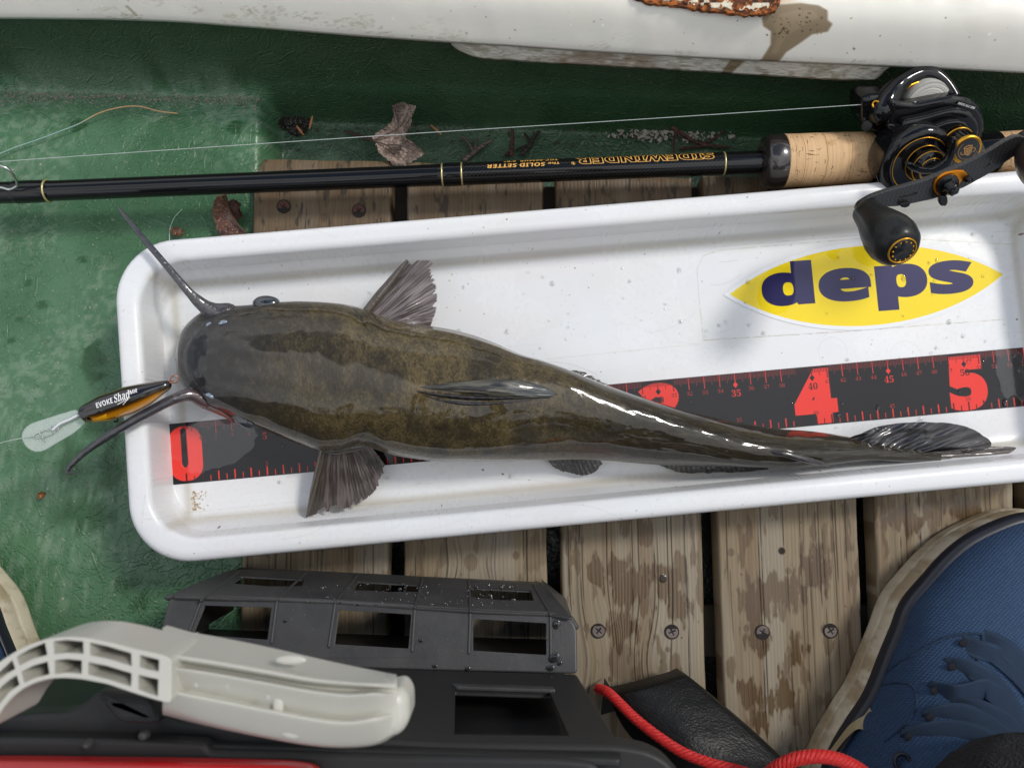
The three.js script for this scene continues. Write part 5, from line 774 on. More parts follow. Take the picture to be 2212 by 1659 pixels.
{
  const q = (x, y, h = -0.029) => at(978.4 + 0.3217 * x, 222.4 + 0.3217 * y, h), R = rng(15);
  const bark = c => mat({ map: colorTex(256, 32, (u, v) => { const n = fbm(u * 40, v * 6, 4, 3); return mix3(c, c.map(z => z * 0.35), sst(0.35, 0.65, n)); }), roughness: 0.7, bumpMap: grayTex(128, 32, (u, v) => fbm(u * 40, v * 8, 4, 5)), bumpScale: 0.0012 });
  const grey = bark([0.22, 0.16, 0.14]), red = bark([0.12, 0.05, 0.032]), dark = bark([0.05, 0.035, 0.028]);
  const tw = (label, m, parts) => { const t = thing('twig', label, 'twig', q(...parts[0][0])); parts.forEach((p, i) => add(i ? 'side_twig' : 'stem', sweep(p.map(a => q(...a)), p.map((_, k) => (i ? 0.0011 : 0.0018) * (1 - 0.12 * k)), { seg: 8, n: 30 }), m, t)); };
  tw('short grey twig pointing up right, just above the plank ends', grey, [[[80, 380], [150, 325], [210, 280], [262, 250]], [[130, 315], [100, 260], [60, 225]], [[150, 300], [158, 262], [166, 240]]]);
  tw('upright reddish twig standing next to the forked twig, above the rod lettering', red, [[[392, 345], [396, 290], [400, 240], [398, 185]], [[392, 320], [360, 345], [348, 355]]]);
  tw('dark forked twig between the upright twig and the scattered flakes, above the rod', dark, [[[470, 340], [520, 280], [545, 230], [578, 195]], [[510, 285], [470, 295], [430, 312]], [[520, 260], [495, 225], [482, 205]]]);
  tw('largest branched brown twig among the pale flakes near the cork grip', red, [[[1398, 108], [1470, 160], [1560, 220], [1650, 270], [1860, 298]], [[1650, 268], [1720, 262], [1820, 190]], [[1500, 190], [1488, 250], [1485, 335]], [[1530, 305], [1620, 296], [1740, 285]]]);
  const sl = (label, a, c) => solo('wood_splinter', label, 'splinter', sweep(a.map(p => at(...p)), [0.0007, 0.001, 0.0006], { seg: 5, n: 10, flat: 0.6 }), mat({ color: c, roughness: 0.7 }));
  sl('pale orange wood splinter right of the maple leaf', [[931, 271, -0.028], [942, 280, -0.027], [953, 290, -0.028]], [0.4, 0.2, 0.09]);
  sl('orange splinter sticking out of the black dirt clump', [[674, 252, -0.022], [671, 265, -0.022], [668, 277, -0.024]], [0.42, 0.18, 0.07]);
  sl('orange splinter at the lower end of the black dirt clump', [[641, 273, -0.024], [648, 282, -0.024], [655, 291, -0.026]], [0.42, 0.18, 0.07]);
  // clumps and scatter that nobody could count
  const crumbs = (n, f, mk) => { const l = []; for (let k = 0; k < n; k++) { const [o, r] = f(k); const g = mk(r); g.rotateX(R() * 6); g.rotateY(R() * 6); g.translate(o.x, o.y, o.z); l.push(g); } return merge(l); };
  const gauss = () => (R() + R() + R() - 1.5) / 1.5;
  const stuff = (name, label, cat, g, m) => { const o = solo(name, label, cat, g, m); o.userData.kind = 'stuff'; };
  const rock = r => new THREE.IcosahedronGeometry(r, 0), flake = r => new THREE.TetrahedronGeometry(r * 1.2, 0).scale(1.3, 0.35, 0.8);
  stuff('dirt_clump', 'clump of black wet dirt in the corner beside the green step', 'dirt', crumbs(900, () => { const tail = R() < 0.25, x = tail ? 640 + gauss() * 22 : 633 + gauss() * 40, y = tail ? 280 + gauss() * 14 : 262 + gauss() * 18; const r = 0.0004 + R() * 0.0011, hgt = tail ? 0.001 : 0.005 * Math.max(0, 1 - Math.hypot((x - 633) / 40, (y - 262) / 20)); return [at(x, y, -0.032 + hgt * R()), r]; }, rock), mat({ color: [0.018, 0.014, 0.011], roughness: 0.35 }));
  stuff('pale_flakes', 'scatter of pale wood flakes on the dark green floor left of the cork grip', 'debris', crumbs(460, k => { const x = 1440 + gauss() * 190, y = 282 + gauss() * 34; return [at(x, y, -0.0315), 0.0005 + R() * R() * 0.0026]; }, flake), mat({ color: [0.33, 0.31, 0.26], roughness: 0.8 }));
  stuff('grit', 'pinkish grit along the worn edge of the green floor at upper left', 'grit', crumbs(1500, () => { const x = R() * 560, y = 205 + gauss() * 15 + x * 0.02 + (R() < 0.3 ? R() * 20 : 0); return [at(x, y, -0.0065), 0.0002 + R() * R() * 0.0006]; }, flake), mat({ color: [0.36, 0.27, 0.25], roughness: 0.85 }));
  stuff('bark_bits', 'dark bark bits scattered on the recessed green floor above the rod', 'debris', crumbs(240, () => { const x = 640 + R() * 900, y = 275 + gauss() * 60; return [at(x, Math.min(y, 335), -0.0315), 0.0004 + R() * R() * 0.0016]; }, flake), mat({ color: [0.05, 0.03, 0.022], roughness: 0.7 }));
  stuff('pale_specks', 'pale paint specks and crumbs over the green floor left of the tray', 'debris', crumbs(500, () => { const x = R() * 520, y = 430 + R() * 950; return [at(x, y, -0.0075), 0.00015 + R() * R() * R() * 0.0009]; }, flake), mat({ color: [0.42, 0.4, 0.34], roughness: 0.8 }));
}
// ================================================================ tackle box with its rod-holder basket and grey handle
const ray2 = (mesh, px, py) => { const rc = new THREE.Raycaster(EYE.clone(), ray(px, py).normalize()); const h = rc.intersectObject(mesh, false)[0]; return h ? h.point : null; };
{
  const box = thing('tackle_box', 'black plastic tackle box with grey carrying handle and slotted rod-holder basket on the planks', 'tackle box', at(800, 1500, 0));
  const plas = mat({ color: [0.24, 0.24, 0.242], map: canvasTex(1024, 1024, (x, w) => { const R = rng(33); x.fillStyle = 'rgb(130,129,128)'; x.fillRect(0, 0, w, w);
    for (let k = 0; k < 500; k++) { const r = 20 + R() * 90; x.fillStyle = R() < 0.5 ? `rgba(96,96,100,${R() * 0.2})` : `rgba(150,150,152,${R() * 0.14})`; x.beginPath(); x.ellipse(R() * w, R() * w, r, r * 0.6, R() * 3, 0, 7); x.fill(); }
    for (let k = 0; k < 2600; k++) { const c = R(), a = Math.floor(R() * 7) / 7 * w + R() * 200; x.fillStyle = c < 0.85 ? `rgba(206,204,196,${0.2 + R() * 0.6})` : `rgba(176,140,90,.6)`; x.beginPath(); x.arc(a % w, R() * w, 0.5 + R() * R() * 2.6, 0, 7); x.fill(); }
    for (let k = 0; k < 140; k++) { x.strokeStyle = `rgba(190,190,190,${R() * 0.5})`; x.lineWidth = 0.6 + R() * 1.4; const a = R() * w, b = R() * w, t = R() * 6.3, l = 12 + R() * 70; x.beginPath(); x.moveTo(a, b); x.lineTo(a + Math.cos(t) * l, b + Math.sin(t) * l); x.stroke(); } }), roughness: 0.42, bumpMap: grayTex(256, 256, (u, v) => noise(u * 120, v * 120, 5)), bumpScale: 0.00004 });
  plas.map.repeat.set(1 / 0.16, 1 / 0.16); plas.bumpMap.repeat.set(1 / 0.06, 1 / 0.06);
  const dark = mat({ color: [0.014, 0.014, 0.0145], roughness: 0.5, bumpMap: plas.bumpMap, bumpScale: 0.00004 });
  const fr3 = (a, b, c) => { const n = b.clone().sub(a).cross(c.clone().sub(a)).normalize(); if (n.dot(EYE.clone().sub(a)) < 0) n.negate(); return frame(a, n); };
  const FA = fr3(at(504, 1229, 0.03), at(1168, 1263, 0.03), at(700, 1300, 0.0755)), FB = fr3(at(371, 1289, 0.0755), at(1187, 1327, 0.0755), at(812, 1443, 0.083)), FC = fr3(at(812, 1443, 0.083), at(1235, 1455, 0.083), at(1300, 1607, 0.2));
  const bowl = [[437, 1303], [591, 1308], [581, 1387], [408, 1374]];
  add('basket_far_wall', plate(FA, [[498, 1230], [600, 1229], [812, 1239], [1172, 1263], [1186, 1274], [1222, 1316], [1238, 1336], [1187, 1327], [1021, 1320], [893, 1312], [727, 1301], [599, 1296], [371, 1289], [378, 1278]], { r: 0.003, t: 0.0014, bevel: 0.0004, bs: 2, hr: 0.0012, holes: [[[521, 1243], [659, 1250], [653, 1267], [580, 1267], [499, 1261]], [[773, 1254], [908, 1262], [908, 1279], [840, 1279], [760, 1275]], [[1015, 1268], [1148, 1275], [1156, 1298], [1080, 1297], [1015, 1290]]] }), plas, box);
  add('basket_top', plate(FB, [[371, 1288], [599, 1295], [727, 1300], [893, 1311], [1021, 1319], [1187, 1326], [1232, 1334], [1246, 1356], [1248, 1452], [1235, 1456], [812, 1445], [330, 1432], [336, 1420], [355, 1329], [362, 1300]], { r: 0.004, t: 0.003, bevel: 0.0011, bs: 4, hr: 0.0018, holes: [bowl, [[727, 1313], [893, 1323], [886, 1406], [716, 1396]], [[1017, 1332], [1185, 1342], [1185, 1420], [1017, 1410]]] }), plas, box);
  // rolled ridge and moulded steps running over it
  add('basket_ridge', sweep([[362, 1291], [371, 1289], [599, 1296], [727, 1301], [893, 1312], [1021, 1320], [1187, 1327], [1232, 1335], [1244, 1354]].map(q => at(q[0], q[1], 0.0742)), 0.0017, { seg: 10, n: 90, linear: true }), plas, box);
  { const ln = []; for (const [a, b, c] of [[[662, 1236], [598, 1296], [586, 1388]], [[772, 1242], [724, 1302], [710, 1396]], [[912, 1250], [896, 1312], [890, 1406]], [[1012, 1256], [1016, 1320], [1013, 1410]], [[1152, 1264], [1189, 1328], [1190, 1420]], [[516, 1234], [434, 1297], [404, 1376]]]) ln.push(sweep([onPlane(...a, FA.p0, FA.N), onPlane(...b, FA.p0, FA.N)], 0.0008, { seg: 8, n: 12 }), sweep([onPlane(...b, FB.p0, FB.N), onPlane(...c, FB.p0, FB.N)], 0.0009, { seg: 8, n: 12 })); add('moulded_steps', merge(ln), plas, box); }
  // sleeves below the openings: back wall, dividers and far wall down to the planks
  { const wall = (a, b, ya, yb) => { const A = at(a[0], a[1], a[2]), B = at(b[0], b[1], b[2]); return grid(4, 4, (u, v) => { const p = A.clone().lerp(B, u); p.y = lerp(lerp(ya, yb, u), 0.003, v); return p; }); };
    add('basket_sleeves', merge([wall([338, 1424, 0.08], [812, 1441, 0.081], 0.079, 0.08), wall([812, 1441, 0.081], [1240, 1452, 0.081], 0.08, 0.08), ...[[[655, 1306], [645, 1392]], [[950, 1322], [947, 1408]], [[425, 1296], [400, 1376]], [[1192, 1334], [1192, 1424]]].map(([a, b]) => wall([a[0], a[1], 0.0745], [b[0], b[1], 0.0795], 0.073, 0.078))]), dark, box); }
  // ends of the basket down to the planks
  const endQ = (a, b, ha, hb) => { const P = [at(a[0], a[1], ha), at(b[0], b[1], hb)]; return grid(8, 8, (u, v) => { const p = P[0].clone().lerp(P[1], u); p.y = lerp(p.y, 0.004, v); return p; }, {}); };
  add('basket_end', merge([endQ([1244, 1356], [1247, 1452], 0.0735, 0.0815), endQ([1238, 1338], [1172, 1264], 0.0725, 0.0295), endQ([1244, 1356], [1238, 1338], 0.0735, 0.0725)]), plas, box); add('basket_end', merge([endQ([358, 1322], [338, 1424], 0.0725, 0.08), endQ([378, 1280], [498, 1231], 0.07, 0.03), endQ([358, 1322], [372, 1290], 0.0725, 0.0725)]), plas, box);
  add('basket_floor_lip', (() => { const a = at(498, 1231, 0.03), b = at(1172, 1264, 0.03); return grid(2, 4, (u, v) => { const p = a.clone().lerp(b, u); p.y = lerp(0.0295, 0.012, v); p.z += 0.001; return p; }, {}); })(), plas, box);
  // hanger wall with its wide opening
  add('hanger_wall', plate(FC, [[330, 1430], [812, 1444], [1235, 1456], [1247, 1458], [1287, 1524], [1342, 1612], [1342, 1640], [150, 1600], [200, 1560]], { r: 0.002, t: 0.0032, bevel: 0.001, bs: 3, hr: 0.002, holes: [[[979, 1487], [1192, 1494], [1242, 1606], [1110, 1600], [976, 1592]]] }), dark, box);
  add('opening_rim', plate(FC, [[974, 1482], [1195, 1489], [1200, 1496], [985, 1489]], { r: 0.001, t: 0.002, bevel: 0.0006, lift: 0.0014 }), plas, box);
  const z0 = at(1100, 1607, 0.2).z, xR = at(1337, 1609, 0.2).x, xL = xR - 0.33;
  add('box_body', new RoundedBoxGeometry(xR - xL - 0.012, 0.19, 0.21, 3, 0.01).translate((xR + xL) / 2 - 0.004, 0.101, z0 + 0.016 + 0.105), dark, box);
  const top = (l, h, t, m, name, o = {}) => add(name, plate(frame(at(800, 1650, h), YUP), l, { r: 0.006, t, bevel: 0.0018, bs: 3, ...o }), m, box);
  top([[-420, 1560], [0, 1550], [82, 1542], [144, 1541], [180, 1520], [205, 1494], [300, 1500], [345, 1540], [420, 1566], [700, 1590], [960, 1606], [1337, 1611], [1400, 1622], [1440, 1642], [1490, 1700], [1490, 2300], [-420, 2300]], 0.21, 0.012, dark, 'rim');
  top([[-420, 1606], [0, 1594], [338, 1600], [438, 1606], [452, 1624], [850, 1634], [1210, 1640], [1300, 1650], [1310, 2300], [-420, 2300]], 0.219, 0.0085, dark, 'rim_step');
  top([[-420, 1652], [0, 1646], [350, 1650], [620, 1656], [690, 1668], [740, 2300], [-420, 2300]], 0.228, 0.008, mat({ color: [0.42, 0.008, 0.01], roughness: 0.35, clearcoat: 0.6, clearcoatRoughness: 0.1 }), 'red_lid');
  { const o = at(310, 1588, 0.219); add('rivet', merge([turned([[0, 0.0022], [0.0012, 0.002], [0.0018, 0.001], [0.002, -0.001]], YUP, o, 20), turned([[0, 0.003], [0.0014, 0.0026], [0.002, -0.001]], YUP, at(190, 1608, 0.219), 16)]), plas, box); }
  add('pivot_lug', merge([plate(frame(at(800, 1650, 0.232), YUP), [[200, 1496], [330, 1506], [345, 1570], [250, 1566]], { r: 0.004, t: 0.022, bevel: 0.003, bs: 3 })]), dark, box);
  // water beads on black plastic
  const R = rng(9), beads = []; const bd = (F, px, py, r) => { const p = onPlane(px, py, F.p0, F.N), g = new THREE.SphereGeometry(r, 10, 5, 0, 7, 0, Math.PI / 2); g.scale(1, 0.35, 1 + R() * 0.6); g.rotateY(R() * 3); g.translate(p.x, p.y + 0.0012, p.z); beads.push(g); };
  for (let k = 0; k < 130; k++) bd(FA, 640 + R() * 480, 1262 + R() * 46, 0.0003 + R() * R() * 0.0010); for (const [x, y, r] of [[1203, 1348, 0.0019], [910, 1383, 0.001], [1012, 1444, 0.0014], [617, 1340, 0.001], [940, 1438, 0.001], [1198, 1420, 0.0024], [1190, 1442, 0.0016], [1210, 1432, 0.001]]) bd(FB, x, y, r);
  const drops = add('water_drops', merge(beads), mat({ color: [0.02, 0.02, 0.02], roughness: 0.03, clearcoat: 1 }), box); drops.userData.kind = 'stuff';
  // the grey handle: a ribbed arch running into a stepped grip
  const q5 = (x, y) => [0.4101 * x, 1316.4 + 0.4101 * y], greyP = mat({ color: [0.6, 0.59, 0.54], roughness: 0.36, map: colorTex(256, 256, (u, v) => { const n = fbm(u * 6, v * 6, 4, 2); return [0.9 + 0.1 * n, 0.9 + 0.1 * n, 0.88 + 0.1 * n]; }) });
  const FH = h => frame(at(500, 1480, h), YUP), HH = 0.268;
  const arch = [[-220, 640], [-130, 400], [-60, 318], [0, 272], [70, 226], [160, 182], [250, 154], [350, 144], [450, 150], [580, 176], [700, 208], [850, 240], [900, 262], [900, 500], [830, 482], [700, 442], [560, 394], [420, 368], [330, 362], [250, 368], [170, 392], [100, 430], [40, 486], [0, 540], [-60, 640]];
  const cells = [[[-60, 372], [0, 318], [62, 262], [82, 318], [40, 342], [0, 372], [-40, 412]], [[80, 246], [150, 206], [236, 172], [250, 244], [170, 266], [98, 300]], [[276, 165], [350, 158], [438, 166], [440, 238], [350, 232], [280, 240]], [[470, 172], [560, 190], [690, 226], [692, 302], [580, 268], [470, 246]], [[732, 236], [790, 250], [840, 262], [838, 332], [780, 322], [728, 306]],
    [[-40, 450], [0, 404], [40, 372], [86, 344], [104, 402], [50, 438], [6, 490], [-20, 520]], [[104, 326], [170, 294], [250, 272], [262, 346], [180, 366], [122, 392]], [[282, 266], [350, 258], [432, 266], [430, 344], [350, 336], [282, 346]], [[462, 276], [560, 294], [692, 332], [688, 410], [570, 374], [460, 348]], [[724, 342], [780, 354], [836, 366], [834, 462], [780, 446], [722, 424]]];
  const rim = plate(FH(HH), arch.map(p => q5(...p)), { r: 0.002, t: 0.026, bevel: 0.0004, bs: 2, holes: cells.map(c => { const m = c.reduce((a, p) => [a[0] + p[0] / c.length, a[1] + p[1] / c.length], [0, 0]); return c.map(p => q5(m[0] + (p[0] - m[0]) * 1.05, m[1] + (p[1] - m[1]) * 1.1)); }), hr: 0.0007 });
  const floor = plate(FH(HH - 0.0225), arch.map(p => q5(...p)), { r: 0.002, t: 0.003, bevel: 0.0004, bs: 1 });
  const handle = add('handle', merge([rim, floor]), greyP, box, 'light grey ribbed carrying handle');
  const base = plate(FH(HH - 0.0103), [[860, 246], [1200, 312], [1600, 384], [1900, 432], [2010, 440], [2110, 420], [2150, 480], [2152, 600], [2110, 672], [1990, 716], [1850, 730], [1700, 718], [1500, 690], [1200, 638], [880, 560], [850, 522], [850, 300]].map(p => q5(...p)), { r: 0.006, t: 0.022, bevel: 0.005, bs: 5 });
  const c3 = (x, y, h) => at(0.5002 * x, 829.8 + 0.5002 * y, HH - 0.268 + h), gx = [[700, 900, 1150, 1350, 1500, 1625, 1712]], rowsG = [
    [[1052, 1085, 1134, 1180, 1213, 1238, 1268], 0.236], [[1150, 1182, 1226, 1262, 1278, 1287, 1300], 0.2585], [[1158, 1189, 1232, 1268, 1283, 1291, 1303], 0.262], [[1172, 1202, 1246, 1281, 1295, 1302, 1314], 0.2632], [[1186, 1214, 1257, 1291, 1304, 1311, 1322], 0.262], [[1194, 1222, 1265, 1299, 1311, 1316, 1330], 0.2575], [[1206, 1234, 1278, 1313, 1327, 1326, 1338], 0.258],
    [[1214, 1243, 1287, 1322, 1338, 1332, 1345], 0.2632], [[1226, 1256, 1300, 1336, 1352, 1344, 1352], 0.2642], [[1290, 1332, 1384, 1424, 1440, 1420, 1390], 0.2595], [[1306, 1346, 1396, 1435, 1450, 1431, 1402], 0.2592], [[1312, 1352, 1402, 1440, 1455, 1436, 1410], 0.2626], [[1330, 1370, 1420, 1459, 1474, 1457, 1426], 0.2636], [[1392, 1458, 1516, 1552, 1560, 1546, 1462], 0.258], [[1420, 1474, 1528, 1562, 1570, 1556, 1472], 0.252], [[1428, 1478, 1530, 1563, 1571, 1557, 1474], 0.234]];
  const rc3 = rowsG.map(([ys, h]) => new THREE.CatmullRomCurve3(gx[0].map((x, i) => c3(x, i === 6 ? lerp(ys[5], ys[6], 0.55) : ys[i], i === 6 ? clamp(h, 0.252, 0.2562) : h)), false, 'centripetal')), NR = rc3.length - 1;
  const gripTop = grid(NR * 5, 70, (u, v) => { const k = u * NR, i = Math.min(NR - 1, Math.floor(k)), f = k - i, g = j => rc3[clamp(j, 0, NR)].getPoint(v), a = g(i - 1), b = g(i), c = g(i + 1), d = g(i + 2), w = 0.35; return b.clone().multiplyScalar(2 * f ** 3 - 3 * f * f + 1).addScaledVector(c.clone().sub(a), w * (f ** 3 - 2 * f * f + f)).addScaledVector(c, 3 * f * f - 2 * f ** 3).addScaledVector(d.sub(b), w * (f ** 3 - f * f)); }, { flip: false });
  const gripEnd = (v) => grid(NR * 2, 1, (u, t) => { const k = u * NR, i = Math.min(NR - 1, Math.floor(k)), p = rc3[i].getPoint(v).lerp(rc3[i + 1].getPoint(v), k - i); p.y = lerp(p.y, Math.min(p.y, v > 0.5 ? 0.254 : 0.232), t); return p; });
  add('grip', merge([base, gripTop, gripEnd(0), gripEnd(1)]), greyP, handle);
  add('nub', merge([ball(c3(1255, 1192, 0.2588), 0.0052, 0.0011, 0.0016, 20), ball(c3(1262, 1492, 0.2592), 0.0042, 0.0008, 0.003, 20), ball(c3(1200, 1390, 0.2608), 0.0018, 0.0008, 0.004, 16)]), greyP, handle);
  add('drip_bead', merge([[1030, 402, 9], [1195, 408, 8], [1410, 466, 9]].map(([x, y, r]) => { const p = at(...q5(x, y), HH + 0.0012), g = new THREE.SphereGeometry(r * 0.41 / 6600, 14, 7, 0, 7, 0, Math.PI / 2); g.scale(1, 0.5, 1.3); g.translate(p.x, p.y, p.z); return g; })), mat({ color: [0.5, 0.51, 0.49], roughness: 0.05, clearcoat: 1 }), handle);
}
// ================================================================ black strap pouch edged with red cord
{
  const q = (x, y, h) => at(1103 + 0.5014 * x, 1067.4 + 0.5014 * y, h), pouch = thing('black_pouch', 'black grained leather pouch edged with red cord between the tackle box and the right shoe', 'pouch', q(700, 950, 0));
  const leather = mat({ color: [0.012, 0.0118, 0.0118], specularIntensity: 0.6, roughness: 0.42, bumpMap: grayTex(512, 512, (u, v) => 0.5 * noise(u * 46, v * 70, 4) + 0.5 * fbm(u * 90, v * 60, 2, 7)), bumpScale: 0.00025, map: canvasTex(512, 512, x => { const R = rng(21); x.fillStyle = 'rgb(200,200,198)'; x.fillRect(0, 0, 512, 512); for (let k = 0; k < 260; k++) { x.strokeStyle = `rgba(255,255,240,${R() * 0.8})`; x.lineWidth = 0.6 + R() * 1.6; const a = R() * 512, b = R() * 512; x.beginPath(); x.moveTo(a, b); x.lineTo(a + (R() - 0.5) * 26, b + (R() - 0.5) * 40); x.stroke(); } }) });
  leather.bumpMap.repeat.set(2, 2);
  const Lc = [[410, 842, 0.034], [490, 1010, 0.042], [650, 1180, 0.052], [820, 1400, 0.06]], Tc = [[480, 815, 0.04], [640, 1000, 0.056], [800, 1160, 0.066], [960, 1400, 0.072]], Rc = [[735, 762, 0.034], [880, 880, 0.044], [1160, 1130, 0.054], [1400, 1400, 0.06]];
  const cv = l => new THREE.CatmullRomCurve3(l.map(p => q(...p))), a = cv(Lc), b = cv(Tc), c = cv(Rc);
  add('flap', grid(60, 50, (u, v) => {
    const A = a.getPoint(u), B = b.getPoint(u), C = c.getPoint(u), D = C.clone(); let p; if (v < 0.18) { p = A.clone(); p.y = lerp(0.012, A.y, v / 0.18); p.x += 0.003 * (1 - v / 0.18); } else if (v < 0.85) { const t = (v - 0.18) / 0.67; p = A.clone().multiplyScalar((1 - t) * (1 - t)).addScaledVector(B, 2 * t * (1 - t)).addScaledVector(C, t * t); p.y += 0.006 * Math.sin(t * Math.PI); } else { const t = (v - 0.85) / 0.15; p = D; p.y = lerp(C.y, 0.006, t); p.x += 0.003 * Math.sin(t * Math.PI) - 0.02 * t * t; p.z += 0.02 * t * t; }
    if (u < 0.06) { const k = 1 - u / 0.06; p.y -= 0.012 * k * k; p.z += 0.002 * k * k; }
    p.y += 0.0016 * (fbm(u * 7, v * 7, 3, 4) - 0.5); return p;
  }, { flip: true }), leather, pouch);
  add('front_edge', grid(20, 8, (u, v) => { const A = a.getPoint(0), C = c.getPoint(0), p = A.clone().lerp(C, u); p.y = lerp(A.y - 0.013, 0.004, v); p.z += 0.004 + 0.02 * v; return p; }, {}), leather, pouch);
  // twisted red cord: strands wound round the line
  const red = mat({ color: [0.56, 0.012, 0.012], roughness: 0.6, sheen: 0.5, sheenColor: new THREE.Color(1, 0.3, 0.25), bumpMap: grayTex(256, 64, (u, v) => fbm(u * 120, v * 20, 3, 4)), bumpScale: 0.0006 });
  const cord = (l, r, turns, n) => { const k = new THREE.CatmullRomCurve3(l.map(p => q(...p)), false, 'centripetal'), out = [], S = 5; for (let s = 0; s < S; s++) { const pts = []; for (let i = 0; i <= n; i++) { const t = i / n, p = k.getPoint(t), d = k.getTangent(t), x = d.clone().cross(YUP).normalize(), y = x.clone().cross(d), an = t * turns * 6.2832 + s * 6.2832 / S; pts.push(p.addScaledVector(x, Math.cos(an) * r * 0.62).addScaledVector(y, Math.sin(an) * r * 0.62)); } out.push(sweep(pts, r * 0.46, { seg: 8, n: n * 2 })); } return merge(out); };
  add('red_cord', cord([[376, 838, 0.036], [420, 856, 0.043], [480, 912, 0.049], [540, 970, 0.053], [640, 1048, 0.06], [740, 1112, 0.066], [860, 1160, 0.071], [1000, 1196, 0.076], [1120, 1240, 0.08]], 0.0029, 8.5, 150), red, pouch);
  add('red_cord', cord([[1090, 1230, 0.095], [1150, 1178, 0.1], [1230, 1142, 0.103], [1320, 1130, 0.104], [1410, 1142, 0.103], [1480, 1172, 0.1], [1540, 1212, 0.096], [1640, 1300, 0.09]], 0.0034, 6.5, 110), red, pouch);
}
// ================================================================ the angler: shoes and trouser leg in view, the rest above and behind the camera
{
  const man = thing('person', 'person in black trousers and navy canvas shoes straddling the black tackle box', 'person', V(0.05, 0, 0.3));
  const mir = p => V(2 * -0.0392 - p.x, p.y, p.z);
  const Ls = [[2225, 1121], [2195, 1125], [2155, 1138], [2090, 1170], [2040, 1210], [1998, 1256], [1955, 1309], [1934, 1363], [1912, 1416], [1891, 1470], [1873, 1509], [1840, 1560], [1805, 1620], [1780, 1690], [1770, 1770], [1790, 1850], [1850, 1905], [1920, 1926]];
  const Rs = [[2227, 1121], [2260, 1124], [2305, 1138], [2360, 1176], [2398, 1226], [2420, 1288], [2428, 1360], [2420, 1425], [2405, 1490], [2380, 1560], [2350, 1625], [2320, 1690], [2285, 1750], [2240, 1810], [2180, 1860], [2100, 1900], [2000, 1922], [1922, 1926]];
  const Th = [0.034, 0.044, 0.051, 0.057, 0.061, 0.065, 0.07, 0.076, 0.083, 0.091, 0.099, 0.106, 0.11, 0.111, 0.109, 0.104, 0.09, 0.06];
  const hB = 0.027, cl = new THREE.CatmullRomCurve3(Ls.map(q => at(q[0], q[1], hB)), false, 'centripetal'), cr = new THREE.CatmullRomCurve3(Rs.map(q => at(q[0], q[1], hB)), false, 'centripetal'), tf = curve1(Th.map((t, i) => [i / (Th.length - 1), t]));
  const weave = { m: colorTex(256, 256, (u, v) => { const i = u * 32, j = v * 32, r = (Math.floor(i) + Math.floor(j)) % 2, a = Math.sin((i % 1) * Math.PI), b = Math.sin((j % 1) * Math.PI), k = 0.55 + 0.6 * (r ? a : b) * (0.7 + 0.5 * hash(Math.floor(i), Math.floor(j), 4)); return [0.8 * k, 0.82 * k, 0.85 * k]; }), b: grayTex(256, 256, (u, v) => { const i = u * 32, j = v * 32, r = (Math.floor(i) + Math.floor(j)) % 2; return Math.sin((i % 1) * Math.PI) * (r ? 1 : 0.55) * 0.5 + Math.sin((j % 1) * Math.PI) * (r ? 0.55 : 1) * 0.5; }) };
  for (const t of [weave.m, weave.b]) { t.repeat.set(1 / 0.055, 1 / 0.055); t.rotation = 0.55; };
  const canvas = mat({ color: [0.029, 0.071, 0.152], map: weave.m, bumpMap: weave.b, bumpScale: 0.0006, roughness: 0.85, sheen: 0.25, sheenColor: new THREE.Color(0.2, 0.35, 0.7) });
  const lace = mat({ color: [0.042, 0.095, 0.19], map: weave.m, bumpMap: weave.b, bumpScale: 0.0006, roughness: 0.7 });
  const soleM = mat({ color: [1, 1, 1], map: colorTex(512, 128, (u, v) => { const n = fbm(u * 60, v * 3, 5, 4), s = fbm(u * 190, v * 9, 4, 9); return mix3(mix3(rgb(222, 210, 186), rgb(186, 168, 138), sst(0.35, 0.7, n)), rgb(104, 88, 66), sst(0.55, 0.75, s) * 0.25); }), roughness: 0.6, bumpMap: grayTex(256, 64, (u, v) => fbm(u * 200, v * 10, 4, 2)), bumpScale: 0.0003 });
  const navy = mat({ color: [0.012, 0.014, 0.022], roughness: 0.4 }), dk = mat({ color: [0.006, 0.007, 0.012], roughness: 0.9 });
  const upperP = (u, v) => { const a = cl.getPoint(u), b = cr.getPoint(u), t = tf(u), c = Math.cos(v * Math.PI), s = Math.sin(v * Math.PI), x = 0.5 - 0.5 * Math.sign(c) * Math.pow(Math.abs(c), 0.85), p = a.lerp(b, x); p.y = hB + (t - hB) * Math.pow(s, 0.7) + 0.0016 * (fbm(u * 16, v * 9, 3, 5) - 0.5) * s; return p; };
  const upG = f => grid(150, 64, (u, v) => f(upperP(u, v)), { flip: f === id, uv: p => [p.x * 0.97 + p.z * 0.25, p.z * 0.97 - p.x * 0.25 + p.y * 0.8] });
  function id(p) { return p; }
  const probe = new THREE.Mesh(upG(id), new THREE.MeshStandardMaterial({ side: THREE.DoubleSide })); probe.updateMatrixWorld();
  // sole: outline offset outwards
  const loop = []; for (let i = 0; i <= 90; i++) loop.push(cl.getPoint(i / 90)); for (let i = 89; i > 0; i--) loop.push(cr.getPoint(i / 90));
  const NL = loop.length, nrm = loop.map((p, i) => { const a = loop[(i + NL - 2) % NL], b = loop[(i + 2) % NL], d = b.clone().sub(a); return V(d.z, 0, -d.x).normalize(); });
  { const c = loop.reduce((s, p) => s.add(p), V(0, 0, 0)).multiplyScalar(1 / NL); let s = 0; loop.forEach((p, i) => s += p.clone().sub(c).dot(nrm[i])); if (s < 0) nrm.forEach(n => n.negate()); }
